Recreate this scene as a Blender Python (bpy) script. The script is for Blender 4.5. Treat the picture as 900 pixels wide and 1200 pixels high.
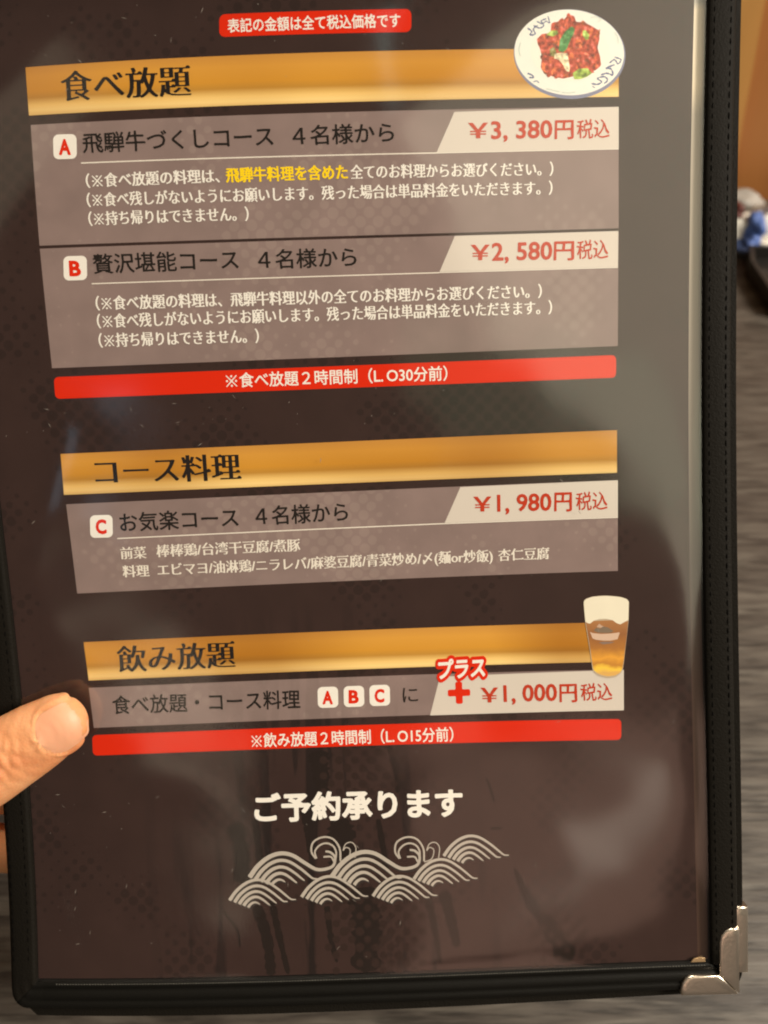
import bpy, bmesh, math, random
import numpy as np
from mathutils import Vector, Matrix
random.seed(7)
rng = np.random.default_rng(7)
for o in list(bpy.data.objects):
    bpy.data.objects.remove(o)
SC = bpy.context.scene
COL = SC.collection

# ------------------------------------------------------------------ camera
PITCH = math.radians(50)          # the phone looks 50 degrees below the horizontal
CAM_H = 0.345                     # metres above the table top
sB, cB = math.sin(PITCH), math.cos(PITCH)
cam_d = bpy.data.cameras.new('camera')
cam = bpy.data.objects.new('camera', cam_d); COL.objects.link(cam)
cam.location = (0, 0, CAM_H)
cam.rotation_euler = (math.radians(90) - PITCH, 0, 0)
cam_d.sensor_fit = 'VERTICAL'; cam_d.sensor_height = 36; cam_d.lens = 27
cam_d.clip_start = 0.01; cam_d.clip_end = 50
cam_d.dof.use_dof = True; cam_d.dof.focus_distance = 0.232; cam_d.dof.aperture_fstop = 9
SC.camera = cam

# ------------------------------------------------------------------ world, lamps, exposure
world = bpy.data.worlds.new('World'); SC.world = world; world.use_nodes = True
bg = world.node_tree.nodes['Background']
bg.inputs[0].default_value = (1.0, 0.84, 0.70, 1); bg.inputs[1].default_value = 0.10

def to_world(c):                  # camera axes (x right, y down, z forward; metres) -> world
    return Vector((c[0], -c[1]*sB + c[2]*cB, -c[1]*cB - c[2]*sB + CAM_H))

def lamp(name, loc, target, size, power, color, size_y=None):
    l = bpy.data.lights.new(name, 'AREA'); l.energy = power; l.color = color
    l.shape = 'RECTANGLE'; l.size = size; l.size_y = size_y or size
    o = bpy.data.objects.new(name, l); COL.objects.link(o); o.location = loc
    o.rotation_euler = (Vector(target) - Vector(loc)).to_track_quat('-Z', 'Y').to_euler()
    return o
HUB = (0, 0.15, 0.15)
lamp('right_fill', (1.5, -0.15, 1.25), HUB, 0.6, 58, (1.0, 0.90, 0.77), 0.6)  # unseen fill from the right, added to light the page
lamp('rear_lamp', (-0.1, 1.15, 1.5), HUB, 0.35, 20, (1.0, 0.88, 0.72), 0.35)
lamp('ceiling_haze_light', (1.05, -0.95, 1.75), HUB, 1.4, 10.5, (1.0, 0.90, 0.66), 1.2)  # unseen, stands in for the pale ceiling; added to haze the sleeve's right side
lamp('left_haze_light', (-1.35, -0.6, 1.6), HUB, 0.5, 1.2, (1.0, 0.86, 0.60), 1.3)  # added out of view so its reflection hazes the sleeve's left edge
lamp('blue_streak_light', (-0.62, -1.35, 1.24), HUB, 0.12, 0.10, (0.55, 0.80, 1.0), 0.34)  # unseen light added for the bluish streaks at the left of the sleeve
lamp('warm_haze_light', (0.36, -1.9, 1.0), HUB, 0.7, .95, (1.0, 0.60, 0.44), 0.5)  # unseen light put in to warm the film's lower right
lamp('green_tint_light', (0.45, -1.1, 1.36), HUB, 0.55, .17, (0.62, 0.95, 0.58), 0.24)  # added only to tint the middle of the film green
lamp('glare_blob_light', (0.36, -1.34, 0.77), HUB, 0.17, .10, (1.0, 0.86, 0.70), 0.11)  # made-up light whose reflection forms the lower-right glare patch
lamp('low_haze_light', (-0.50, -1.45, 0.905), HUB, 0.28, .07, (1.0, 0.82, 0.60), 0.06)  # unseen, added for the grey haze at the sleeve's lower left
lamp('top_glint_light', (0.13, -0.55, 1.65), HUB, 0.05, .05, (0.65, 1.0, 0.95), 0.26)  # added out of frame for the thin cyan reflection near the top

SC.view_settings.view_transform = 'Standard'; SC.view_settings.look = 'None'
SC.view_settings.exposure = 0.0; SC.view_settings.gamma = 1.0
SC.view_settings.use_curve_mapping = False
SC.render.engine = 'CYCLES'
SC.cycles.max_bounces = 8; SC.cycles.transparent_max_bounces = 12
SC.cycles.pixel_filter_type = 'BLACKMAN_HARRIS'; SC.cycles.filter_width = 2.0
SC.cycles.caustics_reflective = False; SC.cycles.caustics_refractive = False
try: SC.cycles.use_denoising = True
except Exception: pass

# ------------------------------------------------------------------ the bent page (millimetres on the sheet)
POSE = [0.14115, -0.020633, -0.038804, -11.449598, -2.749758, 237.134317]
BEND = [2.377492, -6.256305, 11.736375, 1.039282, -3.029076, 2.151603, -4.888709, -1.573989, 6.212083, -6.902074]
TERMS = [(2,0),(1,1),(0,2),(3,0),(2,1),(1,2),(0,3),(0,4),(1,3),(2,2)]
def rodr(r):
    r = np.array(r, float); t = np.linalg.norm(r); k = r/t
    K = np.array([[0,-k[2],k[1]],[k[2],0,-k[0]],[-k[1],k[0],0]])
    return np.eye(3) + math.sin(t)*K + (1-math.cos(t))*K@K
RM = rodr(POSE[:3]); TV = np.array(POSE[3:])
def bend(x, y):
    u = (x-105)/105; v = (y-148)/148
    return sum(a*u**i*v**j for a, (i, j) in zip(BEND, TERMS))
def sheet(x, y, h=0.0):           # mm on the page (origin bottom left) and height above it -> world metres
    q = (RM @ np.array([x-105, 148-y, -bend(x, y)-h]) + TV) / 1000
    return to_world(q)
def _img(x, y):
    q = RM @ np.array([x-105, 148-y, -bend(x, y)]) + TV
    return np.array([450+900*q[0]/q[2], 600+900*q[1]/q[2]])
def mm(px, py):                   # a reading taken off the photograph -> mm on the printed page
    xy = np.array([105+(px-430)/4.05, (1146-py)/4.05])
    for _ in range(7):
        q = _img(*xy); e = np.array([px, py])-q
        J = np.array([(_img(xy[0]+.01, xy[1])-q)/.01, (_img(xy[0], xy[1]+.01)-q)/.01]).T
        xy = xy + np.linalg.solve(J, e)
    return xy

# ------------------------------------------------------------------ materials
def mat(name, color=(0.8,0.8,0.8), rough=0.6, metal=0.0, spec=0.5, bump=0.0, bscale=200.0, coat=0.0, mottle=0.0, mscale=30):
    m = bpy.data.materials.new(name); m.use_nodes = True
    nt = m.node_tree; b = nt.nodes['Principled BSDF']
    b.inputs['Base Color'].default_value = (*color, 1); b.inputs['Roughness'].default_value = rough
    b.inputs['Metallic'].default_value = metal; b.inputs['Specular IOR Level'].default_value = spec
    if coat: b.inputs['Coat Weight'].default_value = coat
    if bump or mottle:
        tc = nt.nodes.new('ShaderNodeTexCoord')
    if bump:
        n = nt.nodes.new('ShaderNodeTexNoise'); n.inputs['Scale'].default_value = bscale; n.inputs['Detail'].default_value = 4
        bp = nt.nodes.new('ShaderNodeBump'); bp.inputs['Strength'].default_value = bump; bp.inputs['Distance'].default_value = 0.0005
        nt.links.new(tc.outputs['Object'], n.inputs['Vector'])
        nt.links.new(n.outputs['Fac'], bp.inputs['Height']); nt.links.new(bp.outputs['Normal'], b.inputs['Normal'])
    if mottle:
        n = nt.nodes.new('ShaderNodeTexNoise'); n.inputs['Scale'].default_value = mscale; n.inputs['Detail'].default_value = 3
        mx = nt.nodes.new('ShaderNodeMix'); mx.data_type = 'RGBA'
        mx.inputs['A'].default_value = (*[c*(1-mottle) for c in color], 1); mx.inputs['B'].default_value = (*[min(1, c*(1+mottle)) for c in color], 1)
        nt.links.new(tc.outputs['Object'], n.inputs['Vector']); nt.links.new(n.outputs['Fac'], mx.inputs['Factor'])
        nt.links.new(mx.outputs['Result'], b.inputs['Base Color'])
    return m

class NG:                          # tiny node-graph helper
    def __init__(s, m): s.nt = m.node_tree; s.b = s.nt.nodes['Principled BSDF']
    def n(s, t, **kw):
        x = s.nt.nodes.new(t)
        for k, v in kw.items(): setattr(x, k, v)
        return x
    def l(s, a, b): s.nt.links.new(a, b)
    def val(s, sock, v):
        if isinstance(v, (int, float)): sock.default_value = v
        else: s.l(v, sock)
    def math(s, op, a, b=0.0, clamp=False):
        x = s.n('ShaderNodeMath', operation=op); x.use_clamp = clamp
        s.val(x.inputs[0], a); s.val(x.inputs[1], b); return x.outputs[0]
    def ramp(s, f, stops, interp='LINEAR'):
        r = s.n('ShaderNodeValToRGB'); r.color_ramp.interpolation = interp
        e = r.color_ramp.elements
        while len(e) < len(stops): e.new(0.5)
        for k, (p, c) in zip(e, stops): k.position = p; k.color = (*c, 1) if not isinstance(c, (int, float)) else (c, c, c, 1)
        s.l(f, r.inputs[0]); return r.outputs[0]
    def mix(s, f, a, b, mode='MIX'):
        x = s.n('ShaderNodeMix', data_type='RGBA', blend_type=mode)
        s.val(x.inputs['Factor'], f)
        for nm, v in (('A', a), ('B', b)):
            if isinstance(v, tuple): x.inputs[nm].default_value = (*v, 1)
            else: s.l(v, x.inputs[nm])
        return x.outputs['Result']

def page_pattern(g):
    """printed ink texture in page units (UV 'page' = mm/100): halftone dots in patches, brushed drips. returns (dots, drips, fine)"""
    uv = g.n('ShaderNodeUVMap', uv_map='page').outputs[0]
    sep = g.n('ShaderNodeSeparateXYZ'); g.l(uv, sep.inputs[0])
    mp = g.n('ShaderNodeMapping'); mp.inputs['Rotation'].default_value = (0, 0, math.radians(45)); g.l(uv, mp.inputs[0])
    mp.inputs['Scale'].default_value = (27, 27, 27)
    fr = g.n('ShaderNodeVectorMath', operation='FRACTION'); g.l(mp.outputs[0], fr.inputs[0])
    sb = g.n('ShaderNodeVectorMath', operation='SUBTRACT'); g.l(fr.outputs[0], sb.inputs[0]); sb.inputs[1].default_value = (.5, .5, 0)
    s2 = g.n('ShaderNodeSeparateXYZ'); g.l(sb.outputs[0], s2.inputs[0])
    r2 = g.math('ADD', g.math('MULTIPLY', s2.outputs[0], s2.outputs[0]), g.math('MULTIPLY', s2.outputs[1], s2.outputs[1]))
    rr = g.math('SQRT', r2)
    pn = g.n('ShaderNodeTexNoise'); pn.inputs['Scale'].default_value = 3.2; pn.inputs['Detail'].default_value = 5; g.l(uv, pn.inputs['Vector'])
    size = g.math('MULTIPLY', g.math('SUBTRACT', pn.outputs['Fac'], 0.47), 3.6)
    size = g.math('MINIMUM', size, 0.47)
    d = g.math('MULTIPLY', g.math('SUBTRACT', size, rr), 14, clamp=True)
    # drips: long vertical noise
    m2 = g.n('ShaderNodeMapping'); m2.inputs['Scale'].default_value = (14, 1.1, 1); m2.inputs['Rotation'].default_value = (0, 0, math.radians(3)); g.l(uv, m2.inputs[0])
    dn = g.n('ShaderNodeTexNoise'); dn.inputs['Scale'].default_value = 1.0; dn.inputs['Detail'].default_value = 4; dn.inputs['Distortion'].default_value = .25; g.l(m2.outputs[0], dn.inputs['Vector'])
    dr = g.math('MULTIPLY', g.math('SUBTRACT', dn.outputs['Fac'], 0.56), 22, clamp=True)
    # more drips towards the lower middle of the sheet
    wx = g.math('SUBTRACT', 1.0, g.math('MULTIPLY', g.math('ABSOLUTE', g.math('SUBTRACT', sep.outputs[0], 0.95)), 1.5), clamp=True)
    wy = g.math('SUBTRACT', 1.25, sep.outputs[1], clamp=True)
    w = g.math('MULTIPLY', wx, wy)
    dr = g.math('MULTIPLY', dr, g.math('MULTIPLY', w, 1.6, clamp=True))
    fn = g.n('ShaderNodeTexNoise'); fn.inputs['Scale'].default_value = 9; fn.inputs['Detail'].default_value = 8; g.l(uv, fn.inputs['Vector'])
    return d, dr, fn.outputs['Fac']

def print_mat(name, c_base, c_dot, dot_amt, drip_c=None, rough=0.5):
    m = mat(name, c_base, rough, spec=0.08); g = NG(m)
    d, dr, fn = page_pattern(g)
    c = g.mix(g.math('MULTIPLY', d, dot_amt), c_base, c_dot)
    if drip_c: c = g.mix(g.math('MULTIPLY', dr, 0.85), c, drip_c)
    c = g.mix(0.55, c, g.ramp(fn, [(0.3, .72), (0.7, 1.0)]), 'MULTIPLY')
    g.l(c, g.b.inputs['Base Color'])
    return m
def band_mat(name, stops, tilt=0.0):
    m = mat(name, (0.7, 0.4, 0.1), 0.6, spec=0.06); g = NG(m)
    uv = g.n('ShaderNodeUVMap', uv_map='local').outputs[0]
    s = g.n('ShaderNodeSeparateXYZ'); g.l(uv, s.inputs[0])
    v = g.math('ADD', s.outputs[1], g.math('MULTIPLY', s.outputs[0], tilt))
    c = g.ramp(v, stops)
    uvp = g.n('ShaderNodeUVMap', uv_map='page').outputs[0]; nz = g.n('ShaderNodeTexNoise'); nz.inputs['Scale'].default_value = 1.6; nz.inputs['Detail'].default_value = 1; g.l(uvp, nz.inputs['Vector'])
    c = g.mix(1.0, c, g.ramp(nz.outputs['Fac'], [(.32, (.70, .62, .55)), (.62, (1.05, 1.08, 1.15))]), 'MULTIPLY')
    g.l(c, g.b.inputs['Base Color']); return m

M = {}
M['page'] = print_mat('printed page ink', (0.040, 0.0212, 0.0180), (0.020, 0.012, 0.010), 0.5, (0.013, 0.009, 0.008))
M['panel'] = print_mat('panel mauve print', (0.27, 0.195, 0.182), (0.33, 0.25, 0.225), 0.5, (0.225, 0.165, 0.152))
M['gold'] = band_mat('gold header print', [(0.0, (.74,.47,.16)), (0.10, (.90,.62,.23)), (0.20, (.86,.55,.17)), (0.36, (.50,.24,.035)), (0.50, (.62,.28,.03)), (0.8, (.66,.31,.045)), (1.0, (.58,.27,.05))], 0.05)
M['red'] = mat('red print', (0.70, 0.022, 0.002), 0.6, spec=.04, mottle=.06)
M['red2'] = mat('brush red print', (0.50, 0.040, 0.012), 0.6, spec=.04)
M['white'] = mat('white print', (0.86, 0.82, 0.76), 0.6, spec=.04)
M['tag'] = mat('pale price print', (0.66, 0.595, 0.53), 0.6, spec=.04, mottle=.04)
M['rule'] = mat('fine white rule print', (0.80, 0.74, 0.66), 0.6, spec=.04)
M['dark'] = mat('black print', (0.016, 0.012, 0.010), 0.6, spec=.04)
M['yellow'] = mat('yellow print', (0.95, 0.66, 0.01), 0.6, spec=.04)
M['cream'] = mat('cream line print', (0.46, 0.41, 0.36), 0.6, spec=.04)
M['creamlite'] = mat('thin cream line print', (0.26, 0.18, 0.14), 0.6, spec=.04)
M['ink'] = mat('darker ink print', (0.017, 0.011, 0.009), 0.6, spec=.04)

# ------------------------------------------------------------------ object helpers
def tag(o, label=None, cat=None, group=None, kind=None):
    if label: o['label'] = label
    if cat: o['category'] = cat
    if group: o['group'] = group
    if kind: o['kind'] = kind
    return o
def empty(name, loc, label, cat, group=None):
    o = bpy.data.objects.new(name, None); COL.objects.link(o); o.location = loc; o.empty_display_size = .02
    return tag(o, label, cat, group)
ORIGIN = {}
def wpos(o):
    p = Vector(o.location)
    while o.parent: o = o.parent; p += Vector(o.location)
    return p
def mesh(name, verts, faces, material, parent=None, page=None, local=None, smooth=False, mats=None, fmat=None):
    """verts in world metres; the object sits at its parent's origin"""
    off = wpos(parent) if parent else Vector((0, 0, 0))
    me = bpy.data.meshes.new(name)
    me.from_pydata([tuple(Vector(v)-off) for v in verts], [], faces)
    for mm_ in (mats or [material]): me.materials.append(mm_)
    if fmat is not None: me.polygons.foreach_set('material_index', fmat)
    for nm, data, sc in (('page', page, 0.01), ('local', local, 1.0)):
        if data is not None:
            uv = me.uv_layers.new(name=nm)
            for l in me.loops:
                p = data[l.vertex_index]; uv.data[l.index].uv = (p[0]*sc, p[1]*sc)
    if smooth: me.polygons.foreach_set('use_smooth', [True]*len(me.polygons))
    me.update()
    o = bpy.data.objects.new(name, me); COL.objects.link(o)
    if parent: o.parent = parent
    return o

def printed(name, pts, faces, material, parent, h, local=None, **k):   # pts in page mm
    h = h*.22
    return mesh(name, [sheet(p[0], p[1], h) for p in pts], faces, material, parent, page=pts, local=local, **k)

def grid_quad(c, nx, ny):         # c = TL,TR,BR,BL in mm -> pts, faces, local uv
    pts, loc, fs = [], [], []
    for j in range(ny+1):
        v = j/ny
        for i in range(nx+1):
            u = i/nx
            p = (1-v)*((1-u)*c[3]+u*c[2]) + v*((1-u)*c[0]+u*c[1])
            pts.append(tuple(p)); loc.append((u, v))
    for j in range(ny):
        for i in range(nx):
            a = j*(nx+1)+i; fs.append((a, a+1, a+nx+2, a+nx+1))
    return pts, fs, loc
def band(name, tl, tr, br, bl, material, parent, h, r=0.0):
    c = [mm(*q) for q in (tl, tr, br, bl)]
    w = np.linalg.norm(c[1]-c[0]); hh = np.linalg.norm(c[3]-c[0])
    nx = max(2, int(w/4)); ny = max(1, int(hh/4))
    if r <= 0:
        pts, fs, loc = grid_quad(c, nx, ny)
        return printed(name, pts, fs, material, parent, h, loc)
    # rounded ends: polygon columns
    us = sorted(set([0.0] + [r/w*(1-math.cos(t)) for t in np.linspace(0, math.pi/2, 7)] + list(np.linspace(r/w, 1-r/w, max(3, nx))) + [1-r/w*(1-math.cos(t)) for t in np.linspace(0, math.pi/2, 7)]))
    pts, loc, fs = [], [], []
    for u in us:
        d = min(u, 1-u)*w
        ins = (r - math.sqrt(max(0, r*r-(r-d)**2))) / hh if d < r else 0
        for v in (ins, 0.5, 1-ins):
            p = (1-v)*((1-u)*c[3]+u*c[2]) + v*((1-u)*c[0]+u*c[1]); pts.append(tuple(p)); loc.append((u, v))
    for i in range(len(us)-1):
        a = i*3
        fs += [(a, a+3, a+4, a+1), (a+1, a+4, a+5, a+2)]
    return printed(name, pts, fs, material, parent, h, loc)

# ------------------------------------------------------------------ lettering
_cache = {}
def outlines(text):
    """outline polygons of a line of type, em = 1"""
    if text in _cache: return _cache[text]
    cu = bpy.data.curves.new('type', 'FONT'); cu.body = text; cu.size = 1.0; cu.resolution_u = 3; cu.fill_mode = 'NONE'
    ob = bpy.data.objects.new('type', cu); COL.objects.link(ob)
    dg = bpy.context.evaluated_depsgraph_get(); dg.update()
    me = bpy.data.meshes.new_from_object(ob.evaluated_get(dg))
    V = np.array([(v.co.x, v.co.y) for v in me.vertices]).reshape(-1, 2)
    nxt = {}
    adj = {i: [] for i in range(len(V))}
    for e in me.edges:
        a, b = e.vertices; adj[a].append(b); adj[b].append(a)
    seen = set(); polys = []
    for s in range(len(V)):
        if s in seen or len(adj[s]) < 2: continue
        loop = [s]; seen.add(s); prev, cur = s, adj[s][0]
        while cur != s and cur not in seen:
            seen.add(cur); loop.append(cur)
            n = [k for k in adj[cur] if k != prev]
            if not n: break
            prev, cur = cur, n[0]
        P = V[loop]
        keep = [i for i in range(len(P)) if np.linalg.norm(P[i]-P[i-1]) > 1e-4]
        if len(keep) > 2: polys.append(P[keep])
    bpy.data.objects.remove(ob); bpy.data.curves.remove(cu); bpy.data.meshes.remove(me)
    # orient: outer anticlockwise, holes clockwise (by nesting depth)
    def inside(p, Q):
        x, y = p; c = False
        x1, y1 = Q[:, 0], Q[:, 1]; x2, y2 = np.roll(x1, -1), np.roll(y1, -1)
        m = (y1 > y) != (y2 > y)
        xi = x1[m] + (y-y1[m])*(x2[m]-x1[m])/(y2[m]-y1[m])
        return (np.sum(xi > x) % 2) == 1
    out = []
    for i, P in enumerate(polys):
        depth = sum(1 for j, Q in enumerate(polys) if j != i and Q[:,0].min() <= P[0,0] <= Q[:,0].max() and inside(P[0], Q))
        A = 0.5*np.sum(P[:,0]*np.roll(P[:,1],-1)-np.roll(P[:,0],-1)*P[:,1])
        if (A > 0) == (depth % 2 == 1): P = P[::-1]
        out.append(P)
    _cache[text] = out
    return out
def cell_width():
    a = outlines('口口'); A = np.concatenate(a); b = outlines('口'); B = np.concatenate(b)
    return (A[:, 0].max()-A[:, 0].min())-(B[:, 0].max()-B[:, 0].min())
def with_marks(text):
    """the reference mark drawn as a saltire with four dots"""
    if '※' not in text: return [p.copy() for p in outlines(text)]
    i = text.index('※'); cw = cell_width(); B = np.concatenate(outlines('口')); mid = (B[:, 0].min()+B[:, 0].max())/2
    cx, cy = mid+cw*i, (B[:, 1].min()+B[:, 1].max())/2
    ps = [p.copy() for p in outlines(text.replace('※', '一')) if not (abs(p[:, 0].mean()-cx) < .4*cw and abs(p[:, 1].mean()-cy) < .2 and np.ptp(p[:, 1]) < .2)]
    r, w = .33, .026
    X = [(w*1.4, 0), (r+w, r), (r, r+w), (0, w*1.4), (-r, r+w), (-r-w, r), (-w*1.4, 0), (-r-w, -r), (-r, -r-w), (0, -w*1.4), (r, -r-w), (r+w, -r)]
    ps.append(np.array(X)+(cx, cy))
    for dx, dy in ((.30, 0), (-.30, 0), (0, .30), (0, -.30)):
        ps.append(np.array([(cx+dx+.058*math.cos(t), cy+dy+.058*math.sin(t)) for t in np.linspace(0, 6.283, 9)[:-1]]))
    return ps
def displaced(P, ax, ay):
    d1 = P-np.roll(P, 1, 0); d2 = np.roll(P, -1, 0)-P
    d1 /= np.linalg.norm(d1, axis=1)[:, None]+1e-9; d2 /= np.linalg.norm(d2, axis=1)[:, None]+1e-9
    n1 = np.stack([d1[:,1], -d1[:,0]], 1); n2 = np.stack([d2[:,1], -d2[:,0]], 1)
    n = n1+n2; k = np.clip(2/(np.sum(n*n, 1)+1e-6), 0, 2.0)
    n = n*k[:, None]
    return P + n*np.array([ax, ay])
def serif(P):
    """raise a small wedge at the right-hand end of every horizontal stroke"""
    out = []; L = len(P)
    for i in range(L):
        a, b = P[i], P[(i+1) % L]; z = P[(i-1) % L]; c = P[(i+2) % L]
        out.append(a)
        # a right-facing end: going up from a to b, neighbours lie to the left
        if b[1]-a[1] > 0.045 and b[1]-a[1] < 0.10 and abs(b[0]-a[0]) < 0.02 and a[0]-z[0] > 0.10 and b[0]-c[0] > 0.10:
            out += [np.array([b[0]+0.02, b[1]-0.005]), np.array([b[0]-0.035, b[1]+0.055]), np.array([b[0]-0.085, b[1]-0.001])]
    Q = []
    for p in out:
        if not Q or np.linalg.norm(p-Q[-1]) > 1e-4: Q.append(p)
    return np.array(Q)
def fill(polys):
    cu = bpy.data.curves.new('fill', 'CURVE'); cu.dimensions = '2D'; cu.fill_mode = 'BOTH'
    for P in polys:
        s = cu.splines.new('POLY'); s.points.add(len(P)-1)
        s.points.foreach_set('co', np.concatenate([P, np.zeros((len(P), 1)), np.ones((len(P), 1))], 1).ravel())
        s.use_cyclic_u = True
    ob = bpy.data.objects.new('fill', cu); COL.objects.link(ob)
    dg = bpy.context.evaluated_depsgraph_get(); dg.update()
    me = bpy.data.meshes.new_from_object(ob.evaluated_get(dg))
    V = np.array([(v.co.x, v.co.y) for v in me.vertices]).reshape(-1, 2); F = [tuple(p.vertices) for p in me.polygons]
    bpy.data.objects.remove(ob); bpy.data.curves.remove(cu); bpy.data.meshes.remove(me)
    return V, F
def sdf_fill(polys, grow, res, wide=0, thin=0):
    """thicken (rounding every corner) by a distance field, then contour it"""
    A = np.concatenate(polys); lo = A.min(0)-grow-(3+wide)*res; hi = A.max(0)+grow+(3+wide)*res
    nx = int((hi[0]-lo[0])/res)+1; ny = int((hi[1]-lo[1])/res)+1
    X, Y = np.meshgrid(lo[0]+np.arange(nx)*res, lo[1]+np.arange(ny)*res, indexing='ij')
    D = np.full(X.shape, 9.0); par = np.zeros(X.shape, int)
    R = abs(grow)+(4+wide+thin)*res
    for P in polys:
        Q = np.roll(P, -1, 0)
        for a, b in zip(P, Q):
            i0 = max(0, int((min(a[0], b[0])-R-lo[0])/res)); i1 = min(nx, int((max(a[0], b[0])+R-lo[0])/res)+2)
            j0 = max(0, int((min(a[1], b[1])-R-lo[1])/res)); j1 = min(ny, int((max(a[1], b[1])+R-lo[1])/res)+2)
            x = X[i0:i1, j0:j1]; y = Y[i0:i1, j0:j1]; d = b-a
            t = np.clip(((x-a[0])*d[0]+(y-a[1])*d[1])/(d@d+1e-12), 0, 1)
            D[i0:i1, j0:j1] = np.minimum(D[i0:i1, j0:j1], np.hypot(x-a[0]-t*d[0], y-a[1]-t*d[1]))
            if a[1] != b[1]:
                yy = Y[0, :]; js = np.where((a[1] > yy) != (b[1] > yy))[0]
                for j in js:
                    xi = a[0]+(yy[j]-a[1])*d[0]/d[1]
                    k = int(math.ceil((xi-lo[0])/res)); par[:max(0, k), j] ^= 1
    f = np.where(par == 1, -D, D) - grow
    if thin:
        f0 = f.copy()
        for k in range(-thin, thin+1): f = np.maximum(f, np.roll(f0, k, 1))
    if wide:
        f0 = f.copy()
        for k in range(-wide, wide+1): f = np.minimum(f, np.roll(f0, k, 0))
    V, F, vid = [], [], {}
    def gv(i, j):
        k = (i, j)
        if k not in vid: vid[k] = len(V); V.append((X[i, j], Y[i, j]))
        return vid[k]
    def ev(i, j, i2, j2):
        k = ((i, j, i2, j2) if (i, j) < (i2, j2) else (i2, j2, i, j), 'e')
        if k not in vid:
            a, b = f[i, j], f[i2, j2]; t = a/(a-b); vid[k] = len(V)
            V.append((X[i, j]+t*(X[i2, j2]-X[i, j]), Y[i, j]+t*(Y[i2, j2]-Y[i, j])))
        return vid[k]
    ins = f < 0
    cells = np.argwhere(ins[:-1, :-1] | ins[1:, :-1] | ins[:-1, 1:] | ins[1:, 1:])
    for i, j in cells:
        cs = [(i, j), (i+1, j), (i+1, j+1), (i, j+1)]; poly = []
        for k in range(4):
            a, b = cs[k], cs[(k+1) % 4]
            if ins[a]: poly.append(gv(*a))
            if ins[a] != ins[b]: poly.append(ev(*a, *b))
        if len(poly) >= 3: F.append(tuple(poly))
    return np.array(V), F

def lettering(name, text, left, right, em, material, parent, h, ax=0.0, ay=0.0, serifs=False, grow=None, res=0.02, slant=0.0, yc=0.38, wobble=0.0, label=None, wide=0, thin=0):
    """set a line of type so that its ink runs from `left` to `right` (photo readings at mid-height); em = size of type in photo pixels"""
    polys = with_marks(text)
    A = np.concatenate(polys); x0, x1 = A[:, 0].min(), A[:, 0].max()
    if wobble:
        for P in polys:
            P += wobble*np.stack([np.sin(P[:, 1]*9+P[:, 0]*2.1), np.sin(P[:, 0]*7.3+P[:, 1]*3)], 1)
    if serifs: polys = [serif(p) for p in polys]
    if grow is not None: V, F = sdf_fill(polys, grow, res, wide, thin)
    else:
        if ax or ay: polys = [displaced(p, ax, ay) for p in polys]
        V, F = fill(polys)
    L, Rr = mm(*left), mm(*right)
    ex = Rr-L; wl = np.linalg.norm(ex); ex /= wl; ey = np.array([-ex[1], ex[0]])
    mid = ((left[0]+right[0])/2, (left[1]+right[1])/2)
    e1, e2 = mm(mid[0], mid[1]-em/2), mm(mid[0], mid[1]+em/2); ems = np.linalg.norm(e1-e2)
    tt = (V[:, 0]-x0)/(x1-x0)*wl; yy = (V[:, 1]-yc)*ems
    pts = L + np.outer(tt+slant*yy, ex) + np.outer(yy, ey)
    o = printed(name, [tuple(p) for p in pts], F, material, parent, h)
    if label: o['label'] = label
    return o
def ribbon(pts, widths, closed=False):
    pts = np.array(pts, float); n = len(pts); T = np.gradient(pts, axis=0); T /= np.linalg.norm(T, axis=1)[:, None]+1e-9
    N = np.stack([-T[:, 1], T[:, 0]], 1); w = np.array(widths)[:, None]/2
    V = np.concatenate([pts+N*w, pts-N*w]); F = [(i+n, i+n+1, i+1, i) for i in range(n-1)]
    return V, F
def smooth_line(P, n=24):         # Catmull-Rom through control points
    P = np.array(P, float); Q = np.vstack([2*P[0]-P[1], P, 2*P[-1]-P[-2]]); out = []
    m = len(P)-1
    for s in np.linspace(0, m, n):
        i = min(int(s), m-1); t = s-i; a, b, c, d = Q[i:i+4]
        out.append(0.5*((2*b)+(-a+c)*t+(2*a-5*b+4*c-d)*t*t+(-a+3*b-3*c+d)*t**3))
    return np.array(out)

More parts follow.
